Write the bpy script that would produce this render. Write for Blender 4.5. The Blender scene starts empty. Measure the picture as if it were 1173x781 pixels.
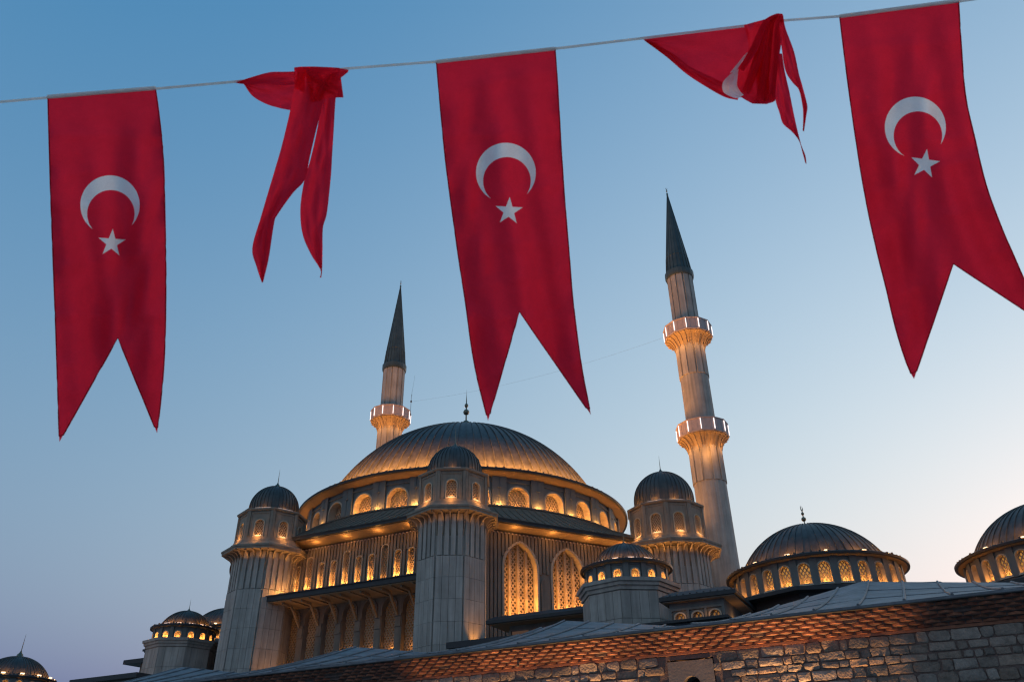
import bpy, bmesh, math, random
import numpy as np
from mathutils import Vector, Matrix
random.seed(7)
rng = np.random.RandomState(11)
pi = math.pi
sc = bpy.context.scene
col = sc.collection

# ------------------------------------------------------------------ camera
FPX, PCX, PCY, CZ = 905.0, 586.5, 390.5, 1.7
TH, RO = math.atan(FPX / 1500), math.atan(-19.5 / 1500)
F_ = np.array([0, math.cos(TH), math.sin(TH)]); U0 = np.array([0, -math.sin(TH), math.cos(TH)]); R0 = np.array([1.0, 0, 0])
R_ = math.cos(RO) * R0 + math.sin(RO) * U0
U_ = math.cos(RO) * U0 - math.sin(RO) * R0
CAM = np.array([0, 0, CZ])
cd = bpy.data.cameras.new('camera'); cam = bpy.data.objects.new('camera', cd); col.objects.link(cam)
cam.matrix_world = Matrix(((R_[0], U_[0], -F_[0], 0), (R_[1], U_[1], -F_[1], 0), (R_[2], U_[2], -F_[2], CZ), (0, 0, 0, 1)))
cd.sensor_width = 36; cd.lens = FPX / 1173 * 36; cd.clip_start = 0.05; cd.clip_end = 20000
cd.dof.use_dof = True; cd.dof.focus_distance = 62; cd.dof.aperture_fstop = 4.0
sc.camera = cam

# ------------------------------------------------------------------ sky, sun, exposure
w = bpy.data.worlds.new('World'); sc.world = w; w.use_nodes = True
nt = w.node_tree; bg = nt.nodes['Background']
sky = nt.nodes.new('ShaderNodeTexSky'); sky.sky_type = 'NISHITA'; sky.sun_disc = False
SUN_EL, SUN_AZ = math.radians(2.5), math.radians(45)      # azimuth clockwise from +Y, towards +X
sky.sun_elevation = SUN_EL; sky.sun_rotation = SUN_AZ
sky.air_density = 3.0; sky.dust_density = 1.5; sky.ozone_density = 3.0; sky.altitude = 0
bwn = nt.nodes.new('ShaderNodeRGBToBW'); nt.links.new(sky.outputs[0], bwn.inputs[0])          # hazy, less saturated dusk air
mxn = nt.nodes.new('ShaderNodeMix'); mxn.data_type = 'RGBA'; mxn.inputs[0].default_value = .3
nt.links.new(bwn.outputs[0], mxn.inputs[6]); nt.links.new(sky.outputs[0], mxn.inputs[7])
man = nt.nodes.new('ShaderNodeVectorMath'); man.operation = 'MULTIPLY_ADD'; man.inputs[1].default_value = (1.21, 1.143, .944); man.inputs[2].default_value = (-.215, -.05, .205)
nt.links.new(mxn.outputs[2], man.inputs[0])
mxx = nt.nodes.new('ShaderNodeVectorMath'); mxx.operation = 'MAXIMUM'; mxx.inputs[1].default_value = (.015, .03, .06); nt.links.new(man.outputs[0], mxx.inputs[0])
nt.links.new(mxx.outputs[0], bg.inputs[0]); bg.inputs[1].default_value = 0.12
sd = bpy.data.lights.new('sun', 'SUN'); sd.energy = 0.075; sd.angle = math.radians(20); sd.color = (1, .78, .6)
so = bpy.data.objects.new('sun', sd); col.objects.link(so)
sdir = Vector((math.sin(SUN_AZ) * math.cos(SUN_EL), math.cos(SUN_AZ) * math.cos(SUN_EL), math.sin(SUN_EL)))
so.rotation_euler = sdir.to_track_quat('Z', 'Y').to_euler(); so.location = (0, 0, 90)
sc.view_settings.view_transform = 'Standard'; sc.view_settings.look = 'None'
sc.view_settings.exposure = 3.05; sc.view_settings.gamma = 1; sc.view_settings.use_curve_mapping = False
sc.cycles.use_denoising = True; sc.cycles.pixel_filter_type = 'BLACKMAN_HARRIS'; sc.cycles.filter_width = 1.25
try:
    sc.cycles.use_light_tree = True
    sc.cycles.max_bounces = 6; sc.cycles.sample_clamp_indirect = 4
except Exception:
    pass
GLOW = 0.40            # overall level of the warm architectural lamps

# ------------------------------------------------------------------ materials
def mat(name, base, rough=.8, metal=0., noise=.0, nscale=3., bump=0., bscale=30., joints=None, emit=None, estr=0., island=0., stain=0., bdist=.02, alt=None, spec=.5):
    m = bpy.data.materials.new(name); m.use_nodes = True
    t = m.node_tree; b = t.nodes['Principled BSDF']
    b.inputs['Roughness'].default_value = rough; b.inputs['Metallic'].default_value = metal
    b.inputs['Base Color'].default_value = (*base, 1); b.inputs['Specular IOR Level'].default_value = spec
    N, L = t.nodes.new, t.links.new
    src = None
    tc = N('ShaderNodeTexCoord')
    if noise:
        nz = N('ShaderNodeTexNoise'); nz.inputs['Scale'].default_value = nscale; nz.inputs['Detail'].default_value = 6; nz.inputs['Roughness'].default_value = .65
        L(tc.outputs['Object'], nz.inputs['Vector'])
        r = N('ShaderNodeMapRange'); r.inputs[1].default_value = .3; r.inputs[2].default_value = .7
        r.inputs[3].default_value = 1 - noise; r.inputs[4].default_value = 1 + noise
        L(nz.outputs['Fac'], r.inputs[0]); src = r.outputs[0]
    def mul(a, bsock):
        if a is None: return bsock
        q = N('ShaderNodeMath'); q.operation = 'MULTIPLY'; L(a, q.inputs[0]); L(bsock, q.inputs[1]); return q.outputs[0]
    if stain:       # weather streaks running down the face
        mp = N('ShaderNodeMapping'); mp.inputs['Scale'].default_value = (5, 5, .35); L(tc.outputs['Object'], mp.inputs[0])
        nz = N('ShaderNodeTexNoise'); nz.inputs['Scale'].default_value = 1.0; nz.inputs['Detail'].default_value = 5; L(mp.outputs[0], nz.inputs['Vector'])
        r = N('ShaderNodeMapRange'); r.inputs[1].default_value = .35; r.inputs[2].default_value = .7; r.inputs[3].default_value = 1 + stain * .4; r.inputs[4].default_value = 1 - stain
        L(nz.outputs['Fac'], r.inputs[0]); src = mul(src, r.outputs[0])
    if island:
        g = N('ShaderNodeNewGeometry'); r = N('ShaderNodeMapRange'); r.inputs[3].default_value = 1 - island; r.inputs[4].default_value = 1 + island
        L(g.outputs['Random Per Island'], r.inputs[0]); src = mul(src, r.outputs[0])
    if joints:      # horizontal courses
        sx = N('ShaderNodeSeparateXYZ'); L(tc.outputs['Object'], sx.inputs[0])
        d = N('ShaderNodeMath'); d.operation = 'DIVIDE'; d.inputs[1].default_value = joints; L(sx.outputs[2], d.inputs[0])
        fr = N('ShaderNodeMath'); fr.operation = 'FRACT'; L(d.outputs[0], fr.inputs[0])
        c = N('ShaderNodeMath'); c.operation = 'GREATER_THAN'; c.inputs[1].default_value = .03 / joints; L(fr.outputs[0], c.inputs[0])
        r = N('ShaderNodeMapRange'); r.inputs[3].default_value = .5; r.inputs[4].default_value = 1; L(c.outputs[0], r.inputs[0]); src = mul(src, r.outputs[0])
    if src is not None:
        mx = N('ShaderNodeVectorMath'); mx.operation = 'SCALE'; mx.inputs[0].default_value = base
        if alt:         # some pieces are of another stone
            g2 = N('ShaderNodeNewGeometry'); m7 = N('ShaderNodeMath'); m7.operation = 'MULTIPLY'; m7.inputs[1].default_value = 7.31; L(g2.outputs['Random Per Island'], m7.inputs[0])
            f7 = N('ShaderNodeMath'); f7.operation = 'FRACT'; L(m7.outputs[0], f7.inputs[0])
            r7 = N('ShaderNodeMapRange'); r7.inputs[1].default_value = .45; r7.inputs[2].default_value = 1.0; L(f7.outputs[0], r7.inputs[0])
            x7 = N('ShaderNodeMix'); x7.data_type = 'RGBA'; x7.inputs[6].default_value = (*base, 1); x7.inputs[7].default_value = (*alt, 1); L(r7.outputs[0], x7.inputs[0]); L(x7.outputs[2], mx.inputs[0])
        L(src, mx.inputs['Scale']); L(mx.outputs[0], b.inputs['Base Color'])
    if bump:
        nb = N('ShaderNodeTexNoise'); nb.inputs['Scale'].default_value = bscale; nb.inputs['Detail'].default_value = 5; L(tc.outputs['Object'], nb.inputs['Vector'])
        bp = N('ShaderNodeBump'); bp.inputs['Strength'].default_value = bump; bp.inputs['Distance'].default_value = bdist
        L(nb.outputs['Fac'], bp.inputs['Height']); L(bp.outputs[0], b.inputs['Normal'])
    if emit:
        b.inputs['Emission Color'].default_value = (*emit, 1); b.inputs['Emission Strength'].default_value = estr * .125
    return m

WARM = (1.0, .42, .095)
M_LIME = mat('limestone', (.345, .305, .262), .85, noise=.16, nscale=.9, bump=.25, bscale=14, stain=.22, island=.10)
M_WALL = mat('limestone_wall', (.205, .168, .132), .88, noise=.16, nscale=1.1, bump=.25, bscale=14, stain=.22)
M_LIME2 = mat('limestone_carved', (.235, .188, .142), .85, noise=.16, nscale=2.5, stain=.15, bump=.2, bscale=20)
M_REVEAL = mat('limestone_reveal', (.42, .35, .26), .8, noise=.1, nscale=4)
M_LATT = mat('lattice_stone', (.35, .26, .175), .8, noise=.1, nscale=5)
M_DRUM = mat('drum_cladding', (.125, .13, .122), .7, noise=.12, nscale=2, stain=.12)
M_LEAD = mat('dark_lead', (.064, .059, .053), .5, metal=.15, noise=.3, nscale=1.3, stain=.35)
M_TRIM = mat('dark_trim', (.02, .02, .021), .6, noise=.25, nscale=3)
M_ROOFG = mat('grey_roof_sheet', (.165, .13, .10), 1.0, spec=.05, metal=.0, noise=.2, nscale=2.5)
M_LEADL = mat('pale_lead', (.112, .121, .134), .55, metal=.1, noise=.38, nscale=2.3, bump=.6, bscale=5, stain=.2, bdist=.04)
M_SOFF = mat('soffit', (.29, .205, .125), .8, noise=.1, nscale=2)
M_SOFFD = mat('drum_soffit', (.19, .13, .075), .85, noise=.12, nscale=2)
M_PANE = mat('window_glass', (.05, .035, .02), .15, emit=(1, .42, .08), estr=.22)
M_PANEB = mat('window_glass_lit', (.05, .035, .02), .3, emit=(1, .45, .09), estr=.42)
M_PANED = mat('window_glass_dark', (.03, .025, .02), .12, emit=(1, .38, .08), estr=.05)
M_BRASS = mat('finial_metal', (.16, .14, .10), .35, metal=.8)
M_LEDW = mat('white_led_tube', (.8, .8, .8), .4, emit=(1, .82, .76), estr=1.7)
M_LEDO = mat('warm_led_strip', (.8, .7, .5), .4, emit=(1, .66, .36), estr=2.4)
M_LEDP = mat('pale_led_strip', (.6, .5, .45), .5, emit=(1, .72, .62), estr=.75)
M_BRICK = mat('brick', (.21, .085, .048), .85, noise=.25, nscale=9, island=.38, bump=.3, bscale=60, alt=(.13, .045, .028))
M_STONE = mat('rubble_stone', (.20, .168, .142), .92, noise=.3, nscale=9, island=.32, bump=1.0, bscale=26, bdist=.028, alt=(.20, .145, .11))
M_MORT = mat('mortar', (.125, .085, .072), .95, noise=.25, nscale=6, bump=.6, bscale=30)
M_SMOOTH = mat('dressed_stone', (.15, .132, .12), .85, noise=.12, nscale=5, bump=.3, bscale=25)
M_DARK = mat('dark_opening', (.012, .012, .013), .9)
M_CONE = mat('green_grey_lead', (.045, .062, .062), .5, metal=.2, noise=.3, nscale=1.5)
M_GROUND = mat('paving', (.44, .42, .39), .9, noise=.2, nscale=1.2)
M_ROPE = mat('white_tape', (.85, .82, .78), .9, noise=.1, nscale=20)
M_WIRE = mat('wire', (.05, .05, .05), .6)
M_BAL = mat('balcony_stone', (.40, .31, .285), .8, noise=.12, nscale=3)

def cloth_mat(name, c, trans):
    m = bpy.data.materials.new(name); m.use_nodes = True; t = m.node_tree; N, L = t.nodes.new, t.links.new
    t.nodes.remove(t.nodes['Principled BSDF']); out = t.nodes['Material Output']
    d = N('ShaderNodeBsdfDiffuse'); tr = N('ShaderNodeBsdfTranslucent'); mx = N('ShaderNodeMixShader'); mx.inputs[0].default_value = trans
    tc = N('ShaderNodeTexCoord'); mp = N('ShaderNodeMapping'); mp.inputs['Scale'].default_value = (1.2, 1.2, 6); L(tc.outputs['Object'], mp.inputs[0])
    nz = N('ShaderNodeTexNoise'); nz.inputs['Scale'].default_value = 1.6; nz.inputs['Detail'].default_value = 4; nz.inputs['Distortion'].default_value = .6; L(mp.outputs[0], nz.inputs['Vector'])
    bp = N('ShaderNodeBump'); bp.inputs['Strength'].default_value = .35; bp.inputs['Distance'].default_value = .03; L(nz.outputs['Fac'], bp.inputs['Height'])
    n2 = N('ShaderNodeTexNoise'); n2.inputs['Scale'].default_value = 3.2; n2.inputs['Detail'].default_value = 5; n2.inputs['Roughness'].default_value = .7; L(tc.outputs['Object'], n2.inputs['Vector'])
    r2 = N('ShaderNodeMapRange'); r2.inputs[1].default_value = .3; r2.inputs[2].default_value = .7; r2.inputs[3].default_value = .88; r2.inputs[4].default_value = 1.05; L(n2.outputs['Fac'], r2.inputs[0])
    wv = N('ShaderNodeTexNoise'); wv.inputs['Scale'].default_value = 260; wv.inputs['Detail'].default_value = 1; L(tc.outputs['Object'], wv.inputs['Vector'])
    r3 = N('ShaderNodeMapRange'); r3.inputs[1].default_value = .3; r3.inputs[2].default_value = .7; r3.inputs[3].default_value = .9; r3.inputs[4].default_value = 1.05; L(wv.outputs['Fac'], r3.inputs[0])
    m2 = N('ShaderNodeMath'); m2.operation = 'MULTIPLY'; L(r2.outputs[0], m2.inputs[0]); L(r3.outputs[0], m2.inputs[1])
    vs2 = N('ShaderNodeVectorMath'); vs2.operation = 'SCALE'; vs2.inputs[0].default_value = c; L(m2.outputs[0], vs2.inputs['Scale'])
    for s in (d, tr):
        L(vs2.outputs[0], s.inputs['Color']); L(bp.outputs[0], s.inputs['Normal'])
    L(d.outputs[0], mx.inputs[1]); L(tr.outputs[0], mx.inputs[2]); L(mx.outputs[0], out.inputs[0])
    return m
M_RED = cloth_mat('red_flag_cloth', (.95, .026, .06), .74)
M_REDD = cloth_mat('red_flag_seam', (.70, .012, .03), .3)
M_WHITE = cloth_mat('white_flag_print', (.97, .94, .90), .78)

# ------------------------------------------------------------------ helpers
ORG = {}
def rootpos(o):
    return ORG.get(o.name, (0, 0, 0)) if o else (0, 0, 0)
def thing(name, loc, label, cat, group=None):
    o = bpy.data.objects.new(name, None); col.objects.link(o); o.location = loc; o.empty_display_size = .3
    o['label'] = label; o['category'] = cat
    if group: o['group'] = group
    ORG[o.name] = tuple(loc); return o
def tag(o, label, cat, group=None):
    o['label'] = label; o['category'] = cat
    if group: o['group'] = group
class MB:
    def __init__(s): s.v = []; s.f = []; s.m = []
    def add(s, vs, fs, m=0):
        n = len(s.v); s.v += [tuple(map(float, p)) for p in vs]; s.f += [tuple(i + n for i in f) for f in fs]; s.m += [m] * len(fs)
    def hexa(s, p, m=0):   # 8 points: bottom 4 then top 4
        s.add(p, [(0, 3, 2, 1), (4, 5, 6, 7), (0, 1, 5, 4), (1, 2, 6, 5), (2, 3, 7, 6), (3, 0, 4, 7)], m)
    def mbox(s, M, u0, u1, z0, z1, d0, d1, m=0):
        s.hexa([M(u0, z0, d0), M(u1, z0, d0), M(u1, z0, d1), M(u0, z0, d1), M(u0, z1, d0), M(u1, z1, d0), M(u1, z1, d1), M(u0, z1, d1)], m)
    def lathe(s, c, prof, n, rot=0., apo=False, m=0, a0=0., a1=2 * pi):
        full = abs(a1 - a0 - 2 * pi) < 1e-6; k = n if full else n + 1
        q = 1 / math.cos(pi / n) if apo else 1
        vs = []
        for r, z in prof:
            for i in range(k):
                a = rot + a0 + (a1 - a0) * i / n
                vs.append((c[0] + r * q * math.cos(a), c[1] + r * q * math.sin(a), z))
        fs = []
        for j in range(len(prof) - 1):
            for i in range(n):
                i2 = (i + 1) % k; fs.append((j * k + i, j * k + i2, (j + 1) * k + i2, (j + 1) * k + i))
        s.add(vs, fs, m)
    def tube(s, pts, r, n=6, m=0):
        pts = [np.array(p, float) for p in pts]; vs = []; k = len(pts)
        for i, p in enumerate(pts):
            t = pts[min(i + 1, k - 1)] - pts[max(i - 1, 0)]; t = t / (np.linalg.norm(t) + 1e-9)
            a = np.cross(t, (0, 0, 1) if abs(t[2]) < .9 else (1, 0, 0)); a /= np.linalg.norm(a); b = np.cross(t, a)
            rr = r[i] if hasattr(r, '__len__') else r
            for j in range(n): vs.append(p + rr * (math.cos(2 * pi * j / n) * a + math.sin(2 * pi * j / n) * b))
        fs = [(i * n + j, i * n + (j + 1) % n, (i + 1) * n + (j + 1) % n, (i + 1) * n + j) for i in range(k - 1) for j in range(n)]
        fs += [tuple(range(n)), tuple(range((k - 1) * n, k * n))]
        s.add(vs, fs, m)
    def build(s, name, mats, parent=None, smooth=None, normals=True):
        o_ = rootpos(parent); me = bpy.data.meshes.new(name)
        me.from_pydata([(x - o_[0], y - o_[1], z - o_[2]) for x, y, z in s.v], [], s.f)
        if not isinstance(mats, (list, tuple)): mats = [mats]
        for mm in mats: me.materials.append(mm)
        me.polygons.foreach_set('material_index', s.m)
        if normals:
            bm = bmesh.new(); bm.from_mesh(me)
            bmesh.ops.recalc_face_normals(bm, faces=bm.faces); bm.to_mesh(me); bm.free()
        if smooth:
            me.polygons.foreach_set('use_smooth', [True] * len(me.polygons)); me.set_sharp_from_angle(angle=math.radians(smooth))
        me.update()
        o = bpy.data.objects.new(name, me); col.objects.link(o)
        if parent: o.parent = parent; ORG[o.name] = o_
        return o
def lamp(parent, loc, power, color=WARM, r=.04, aim=None, cone=120, blend=.6):
    l = bpy.data.lights.new('lamp_light', 'SPOT' if aim is not None else 'POINT'); l.energy = power * GLOW; l.color = color; l.shadow_soft_size = r
    o = bpy.data.objects.new('lamp_light', l); col.objects.link(o)
    g = rootpos(parent)
    o.location = (loc[0] - g[0], loc[1] - g[1], loc[2] - g[2])
    if parent: o.parent = parent
    if aim is not None:
        l.spot_size = math.radians(cone); l.spot_blend = blend
        o.rotation_euler = (-Vector(tuple(np.array(aim, float)))).to_track_quat('Z', 'Y').to_euler()
    return o
def plane_map(d, n, c):
    d = np.array(d); n = np.array(n)
    return lambda u, z, q: (u * d[0] + (c + q) * n[0], u * d[1] + (c + q) * n[1], z)
def cyl_map(O, R):
    return lambda u, z, q: (O[0] + (R - q) * math.cos(u / R), O[1] + (R - q) * math.sin(u / R), z)
def face_map(O, az, ap):      # a flat face at distance ap from O whose outward normal has azimuth az
    nx, ny = math.cos(az), math.sin(az)
    return lambda u, z, q: (O[0] + nx * (ap - q) - ny * u, O[1] + ny * (ap - q) + nx * u, z)
def top(u, w, hs, kind):
    u = min(abs(u), w / 2)
    if kind == 'pointed':
        c = .28 * w; return hs + math.sqrt(max((w / 2 + c) ** 2 - (u + c) ** 2, 0))
    return hs + math.sqrt(max((w / 2) ** 2 - u * u, 0))
def outline(w, hs, kind, n=14):
    us = [-w / 2 * math.cos(pi * i / n) for i in range(n + 1)]
    return [(-w / 2, 0.)] + [(u, top(u, w, hs, kind)) for u in us] + [(w / 2, 0.)]
def arched_wall(mb, M, u0, u1, z0, z1, holes, du=99., m=0):
    cuts = {u0, u1}
    for (uc, zb, w_, hs, kind) in holes:
        for i in range(13): cuts.add(uc - w_ / 2 * math.cos(pi * i / 12))
    k = u0 + du
    while k < u1: cuts.add(k); k += du
    cuts = sorted(c for c in cuts if u0 - 1e-9 <= c <= u1 + 1e-9)
    for a, b in zip(cuts, cuts[1:]):
        if b - a < 1e-6: continue
        mid = (a + b) / 2
        hs_ = sorted([h for h in holes if abs(mid - h[0]) < h[2] / 2], key=lambda h: h[1])
        la = lb = z0
        for (uc, zb, w_, hs, kind) in hs_:
            if zb > min(la, lb) + 1e-6: mb.add([M(a, la, 0), M(b, lb, 0), M(b, zb, 0), M(a, zb, 0)], [(0, 1, 2, 3)], m)
            la, lb = zb + top(a - uc, w_, hs, kind), zb + top(b - uc, w_, hs, kind)
        mb.add([M(a, la, 0), M(b, lb, 0), M(b, z1, 0), M(a, z1, 0)], [(0, 1, 2, 3)], m)
def ribs(mb, M, u0, u1, pitch, width, proud, z0, z1, holes, marg=.1, m=0):
    n = int((u1 - u0) / pitch)
    for i in range(n + 1):
        u = u0 + (i + .5) * (u1 - u0) / (n + 1); iv = [(z0, z1)]
        for (uc, zb, w_, hs, kind) in holes:
            if abs(u - uc) < w_ / 2 + marg + width / 2:
                t = zb + top(min(abs(u - uc), w_ / 2) * .9, w_, hs, kind) + marg
                nv = []
                for a, b in iv:
                    if zb - marg > a: nv.append((a, min(b, zb - marg)))
                    if t < b: nv.append((max(a, t), b))
                iv = nv
        for a, b in iv:
            if b - a > .05: mb.mbox(M, u - width / 2, u + width / 2, a, b, -proud, .01, m)
def lattice(mb, M, uc, z0, w_, hs, kind, d, pitch, bw, th=.04, m=0, ang=55):
    H = top(0, w_, hs, kind); ta = math.tan(math.radians(ang)); ca, sa = math.cos(math.radians(ang)), math.sin(math.radians(ang))
    for sgn in (1, -1):
        # lines z = sgn*ta*(u - k)
        step = pitch / sa
        k0 = -w_ / 2 - H / ta - step; n = int((w_ + 2 * H / ta) / step) + 3
        for i in range(n):
            k = k0 + i * step; seg = None
            T = 36
            for j in range(T + 1):
                z = H * j / T; u = k + sgn * z / ta
                ins = abs(u) < w_ / 2 and z < top(u, w_, hs, kind)
                if ins:
                    seg = [(u, z), (u, z)] if seg is None else [seg[0], (u, z)]
                if (not ins or j == T) and seg:
                    (a, b), (c, e) = seg; seg = None
                    if abs(e - b) < .03: continue
                    ox, oz = sa * bw / 2, -sgn * ca * bw / 2
                    P = lambda u_, z_, q: M(uc + u_, z0 + z_, q)
                    p = [P(a - ox, b - oz, d), P(a + ox, b + oz, d), P(c + ox, e + oz, d), P(c - ox, e - oz, d)]
                    q = [P(a - ox, b - oz, d + th), P(a + ox, b + oz, d + th), P(c + ox, e + oz, d + th), P(c - ox, e - oz, d + th)]
                    mb.add(p + q, [(0, 1, 2, 3), (0, 3, 7, 4), (1, 2, 6, 5)], m)
                    d_ = d
def window(parent, M, uc, z0, w_, hs, kind, depth, pitch=.17, bw=.05, fw=.07, proud=.05, pane=None, mull=0, join=False,
           power=0, lampd=.12, led=None, name='window', ang=55, frame_mat=None, n=14, aimz=None):
    pane = pane or M_PANE; fm = frame_mat or M_REVEAL
    a = MB(); L = a if join else MB(); G = a if join else MB(); B = a if join else MB()
    mi = (1, 2, 3) if join else (0, 0, 0)
    inn = outline(w_, hs, kind, n); oo = [(u * (w_ + 2 * fw) / w_, (z + (fw if i not in (0, len(inn) - 1) else 0)) if z > hs * .5 else z) for i, (u, z) in enumerate(inn)]
    k = len(inn)
    P = lambda u, z, q: M(uc + u, z0 + z, q)
    vs = [P(u, z, -proud) for u, z in inn] + [P(u, z, -proud) for u, z in oo] + [P(u, z, .02) for u, z in oo] + [P(u, z, depth) for u, z in inn]
    fs = []
    for i in range(k - 1):
        fs += [(i, i + 1, k + i + 1, k + i), (k + i, k + i + 1, 2 * k + i + 1, 2 * k + i), (3 * k + i, 3 * k + i + 1, i + 1, i)]
    a.add(vs, fs, 0)
    a.mbox(M, uc - w_ / 2 - fw, uc + w_ / 2 + fw, z0 - .08, z0, -proud - .04, depth, 0)      # sill
    us = [x for x, _ in inn[1:-1]]
    for x, y in zip(us, us[1:]):
        if y - x > 1e-6: G.add([P(x, 0, depth), P(y, 0, depth), P(y, top(y, w_, hs, kind), depth), P(x, top(x, w_, hs, kind), depth)], [(0, 1, 2, 3)], mi[1])
    if pitch: lattice(L, M, uc, z0, w_, hs, kind, depth - .07, pitch, bw, m=mi[0], ang=ang)
    for j in range(mull):
        u = -w_ / 2 + w_ * (j + 1) / (mull + 1); L.mbox(M, uc + u - .075, uc + u + .075, z0, z0 + top(u, w_, hs, kind), depth - .22, depth - .02, mi[0])
    if led: B.mbox(M, uc - w_ * .34, uc + w_ * .34, z0 + .004, z0 + .035, -proud + .01, -proud + .07, mi[2])
    if join:
        o = a.build(name, [fm, M_LATT, pane, M_LEDO], parent)
    else:
        o = a.build(name, fm, parent)
        if pitch or mull: L.build('lattice', M_LATT, o)
        G.build('pane', pane, o)
        if led: B.build('sill_lamp', M_LEDO, o)
    if power:
        lamp(parent, P(0, .10, lampd), power * rng.uniform(.55, 1.35))
    return o
def seam_dome(mb, c, R, zc, zb, nseam, sw, sh, steps=22, m=0):
    t0 = math.asin(max(-1, min(1, (zb - zc) / R)))
    vs = []; fs = []; ns = nseam * 4
    for j in range(steps + 1):
        t = t0 + (pi / 2 - .015 - t0) * j / steps; r = R * math.cos(max(t, 0)); z = zc + R * math.sin(t)
        hw = min(sw / 2 / max(r, .01), .3 * pi / nseam * 2 * .8)
        h = sh * min(1, r / (R * .25))
        for i in range(nseam):
            a = 2 * pi * i / nseam
            for da, dr in ((-hw * 1.05, 0), (-hw * .95, h), (hw * .95, h), (hw * 1.05, 0)):
                rr = r + dr * math.cos(t); vs.append((c[0] + rr * math.cos(a + da), c[1] + rr * math.sin(a + da), z + dr * math.sin(t)))
    for j in range(steps):
        for i in range(ns):
            i2 = (i + 1) % ns; fs.append((j * ns + i, j * ns + i2, (j + 1) * ns + i2, (j + 1) * ns + i))
    fs.append(tuple(range(steps * ns, (steps + 1) * ns)))
    mb.add(vs, fs, m)
def finial(parent, x, y, z, s, crescent=False, face=0., spike=False):
    mb = MB()
    prof = [(.22, -1.0), (.22, 0), (.14, .08), (.05, .12), (.045, .5), (.16, .58), (.20, .70), (.16, .82), (.05, .9), (.045, 1.02), (.10, 1.08), (.125, 1.17), (.10, 1.26), (.035, 1.32), (.03, 1.55), (.012, 1.9), (.004, 2.3)]
    if spike: prof = [(.42, -.08), (.40, .06), (.30, .16), (.26, .30), (.14, .40), (.10, .52), (.045, .62), (.03, 1.3), (.008, 2.2)]
    if crescent: prof = prof[:14] + [(.03, 1.4), (.004, 1.42)]
    mb.lathe((x, y), [(r * s, z + h * s) for r, h in prof], 12)
    if crescent:
        pts = []; rr = []
        for i in range(17):
            a = math.radians(-90 + (-150 + 300 * i / 16)); pts.append((x + s * .22 * math.cos(a) * math.cos(face), y + s * .22 * math.cos(a) * math.sin(face), z + s * (1.64 + .24 * math.sin(a)))); rr.append(s * (.008 + .04 * math.sin(pi * i / 16)))
        mb.tube(pts, rr, 6)
    return mb.build('finial', M_BRASS, parent, 50)
def at(x, y, k):          # photo pixel + depth along the view axis -> a point of the place
    return CAM + k * (F_ + R_ * (x - PCX) / FPX - U_ * (y - PCY) / FPX)
def ray(x, y):
    d = F_ + R_ * (x - PCX) / FPX - U_ * (y - PCY) / FPX
    return d / math.hypot(d[0], d[1])
def atD(x, y, D): return CAM + ray(x, y) * D

# ------------------------------------------------------------------ ground
g = MB(); g.add([(-3000, -3000, 0), (3000, -3000, 0), (3000, 3000, 0), (-3000, 3000, 0)], [(0, 1, 2, 3)])
go = g.build('ground', M_GROUND); go['kind'] = 'structure'

# ================================================================== THE MOSQUE
O = np.array([-4.15, 63.43])
mosque = thing('mosque', (O[0], O[1], 0), 'large stone mosque under the biggest ribbed dome, with glowing drum windows and corner towers', 'mosque')
aAB, aBC = math.radians(-26.5), math.radians(27.5)
dAB = np.array([math.cos(aAB), math.sin(aAB)]); nAB = np.array([-dAB[1], dAB[0]])
dBC = np.array([math.cos(aBC), math.sin(aBC)]); nBC = np.array([-dBC[1], dBC[0]])
cAB, cBC = 40.0, 43.2
MAB, MBC = plane_map(dAB, nAB, cAB), plane_map(dBC, nBC, cBC)
A_, B_, C_ = np.array([-16.2, 51.4]), np.array([-3.55, 44.7]), np.array([10.25, 52.0])

# ---- left facade: upper slit windows, canopy, tall windows
ups = [(-36.68 + .976 * i, i) for i in range(11)]
tall = (2, 5, 8)
big = [-37.05 + 1.457 * i for i in range(8)]
holes = [(u, 14.3, .46, (1.82 if i in tall else 1.37), 'round') for u, i in ups] + [(u, 8.6, .98, 3.85, 'pointed') for u in big]
wl = MB(); arched_wall(wl, MAB, -38.2, -23.0, 0, 17.2, holes); ribs(wl, MAB, -38.0, -23.2, .243, .165, .10, 13.3, 16.97, [h for h in holes if h[1] > 13], .09)
# piers between the tall windows
for u in [-36.32 + 1.457 * i for i in range(-1, 8)]:
    wl.mbox(MAB, u - .17, u + .17, 0, 11.35, -.10, .005); wl.mbox(MAB, u - .21, u + .21, 11.35, 11.5, -.17, .004); wl.mbox(MAB, u - .19, u + .19, 11.5, 11.95, -.14, .003); wl.mbox(MAB, u - .23, u + .23, 11.95, 12.08, -.2, .002)
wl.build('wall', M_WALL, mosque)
for u, i in ups:
    window(mosque, MAB, u, 14.3, .46, 1.82 if i in tall else 1.37, 'round', .19, .135, .04, .055, .11, power=(.6 if i == 8 else 4.6), lampd=-.02, pane=M_PANED, ang=58)
    if i != 8: lamp(mosque, MAB(u, 14.95, -.07), 1.3)
for i, u in enumerate(big):
    window(mosque, MAB, u, 8.6, .98, 3.85, 'pointed', .35, .17, .06, .10, .08, pane=M_PANED, frame_mat=M_WALL)
    if i >= 4: lamp(mosque, MAB(u + .25, 10.2, .12), 2.2)
    else: lamp(mosque, MAB(u + .25, 9.6, .10), 1.0)
cn = MB()
M = MAB
cn.mbox(M, -37.62, -24.6, 13.22, 13.50, -2.4, .0); cn.mbox(M, -37.7, -24.55, 13.50, 13.56, -2.47, -.002)
cn.mbox(M, -37.62, -24.6, 13.55, 13.75, -1.2, -.004)
can = cn.build('canopy', M_TRIM, mosque)
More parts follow.
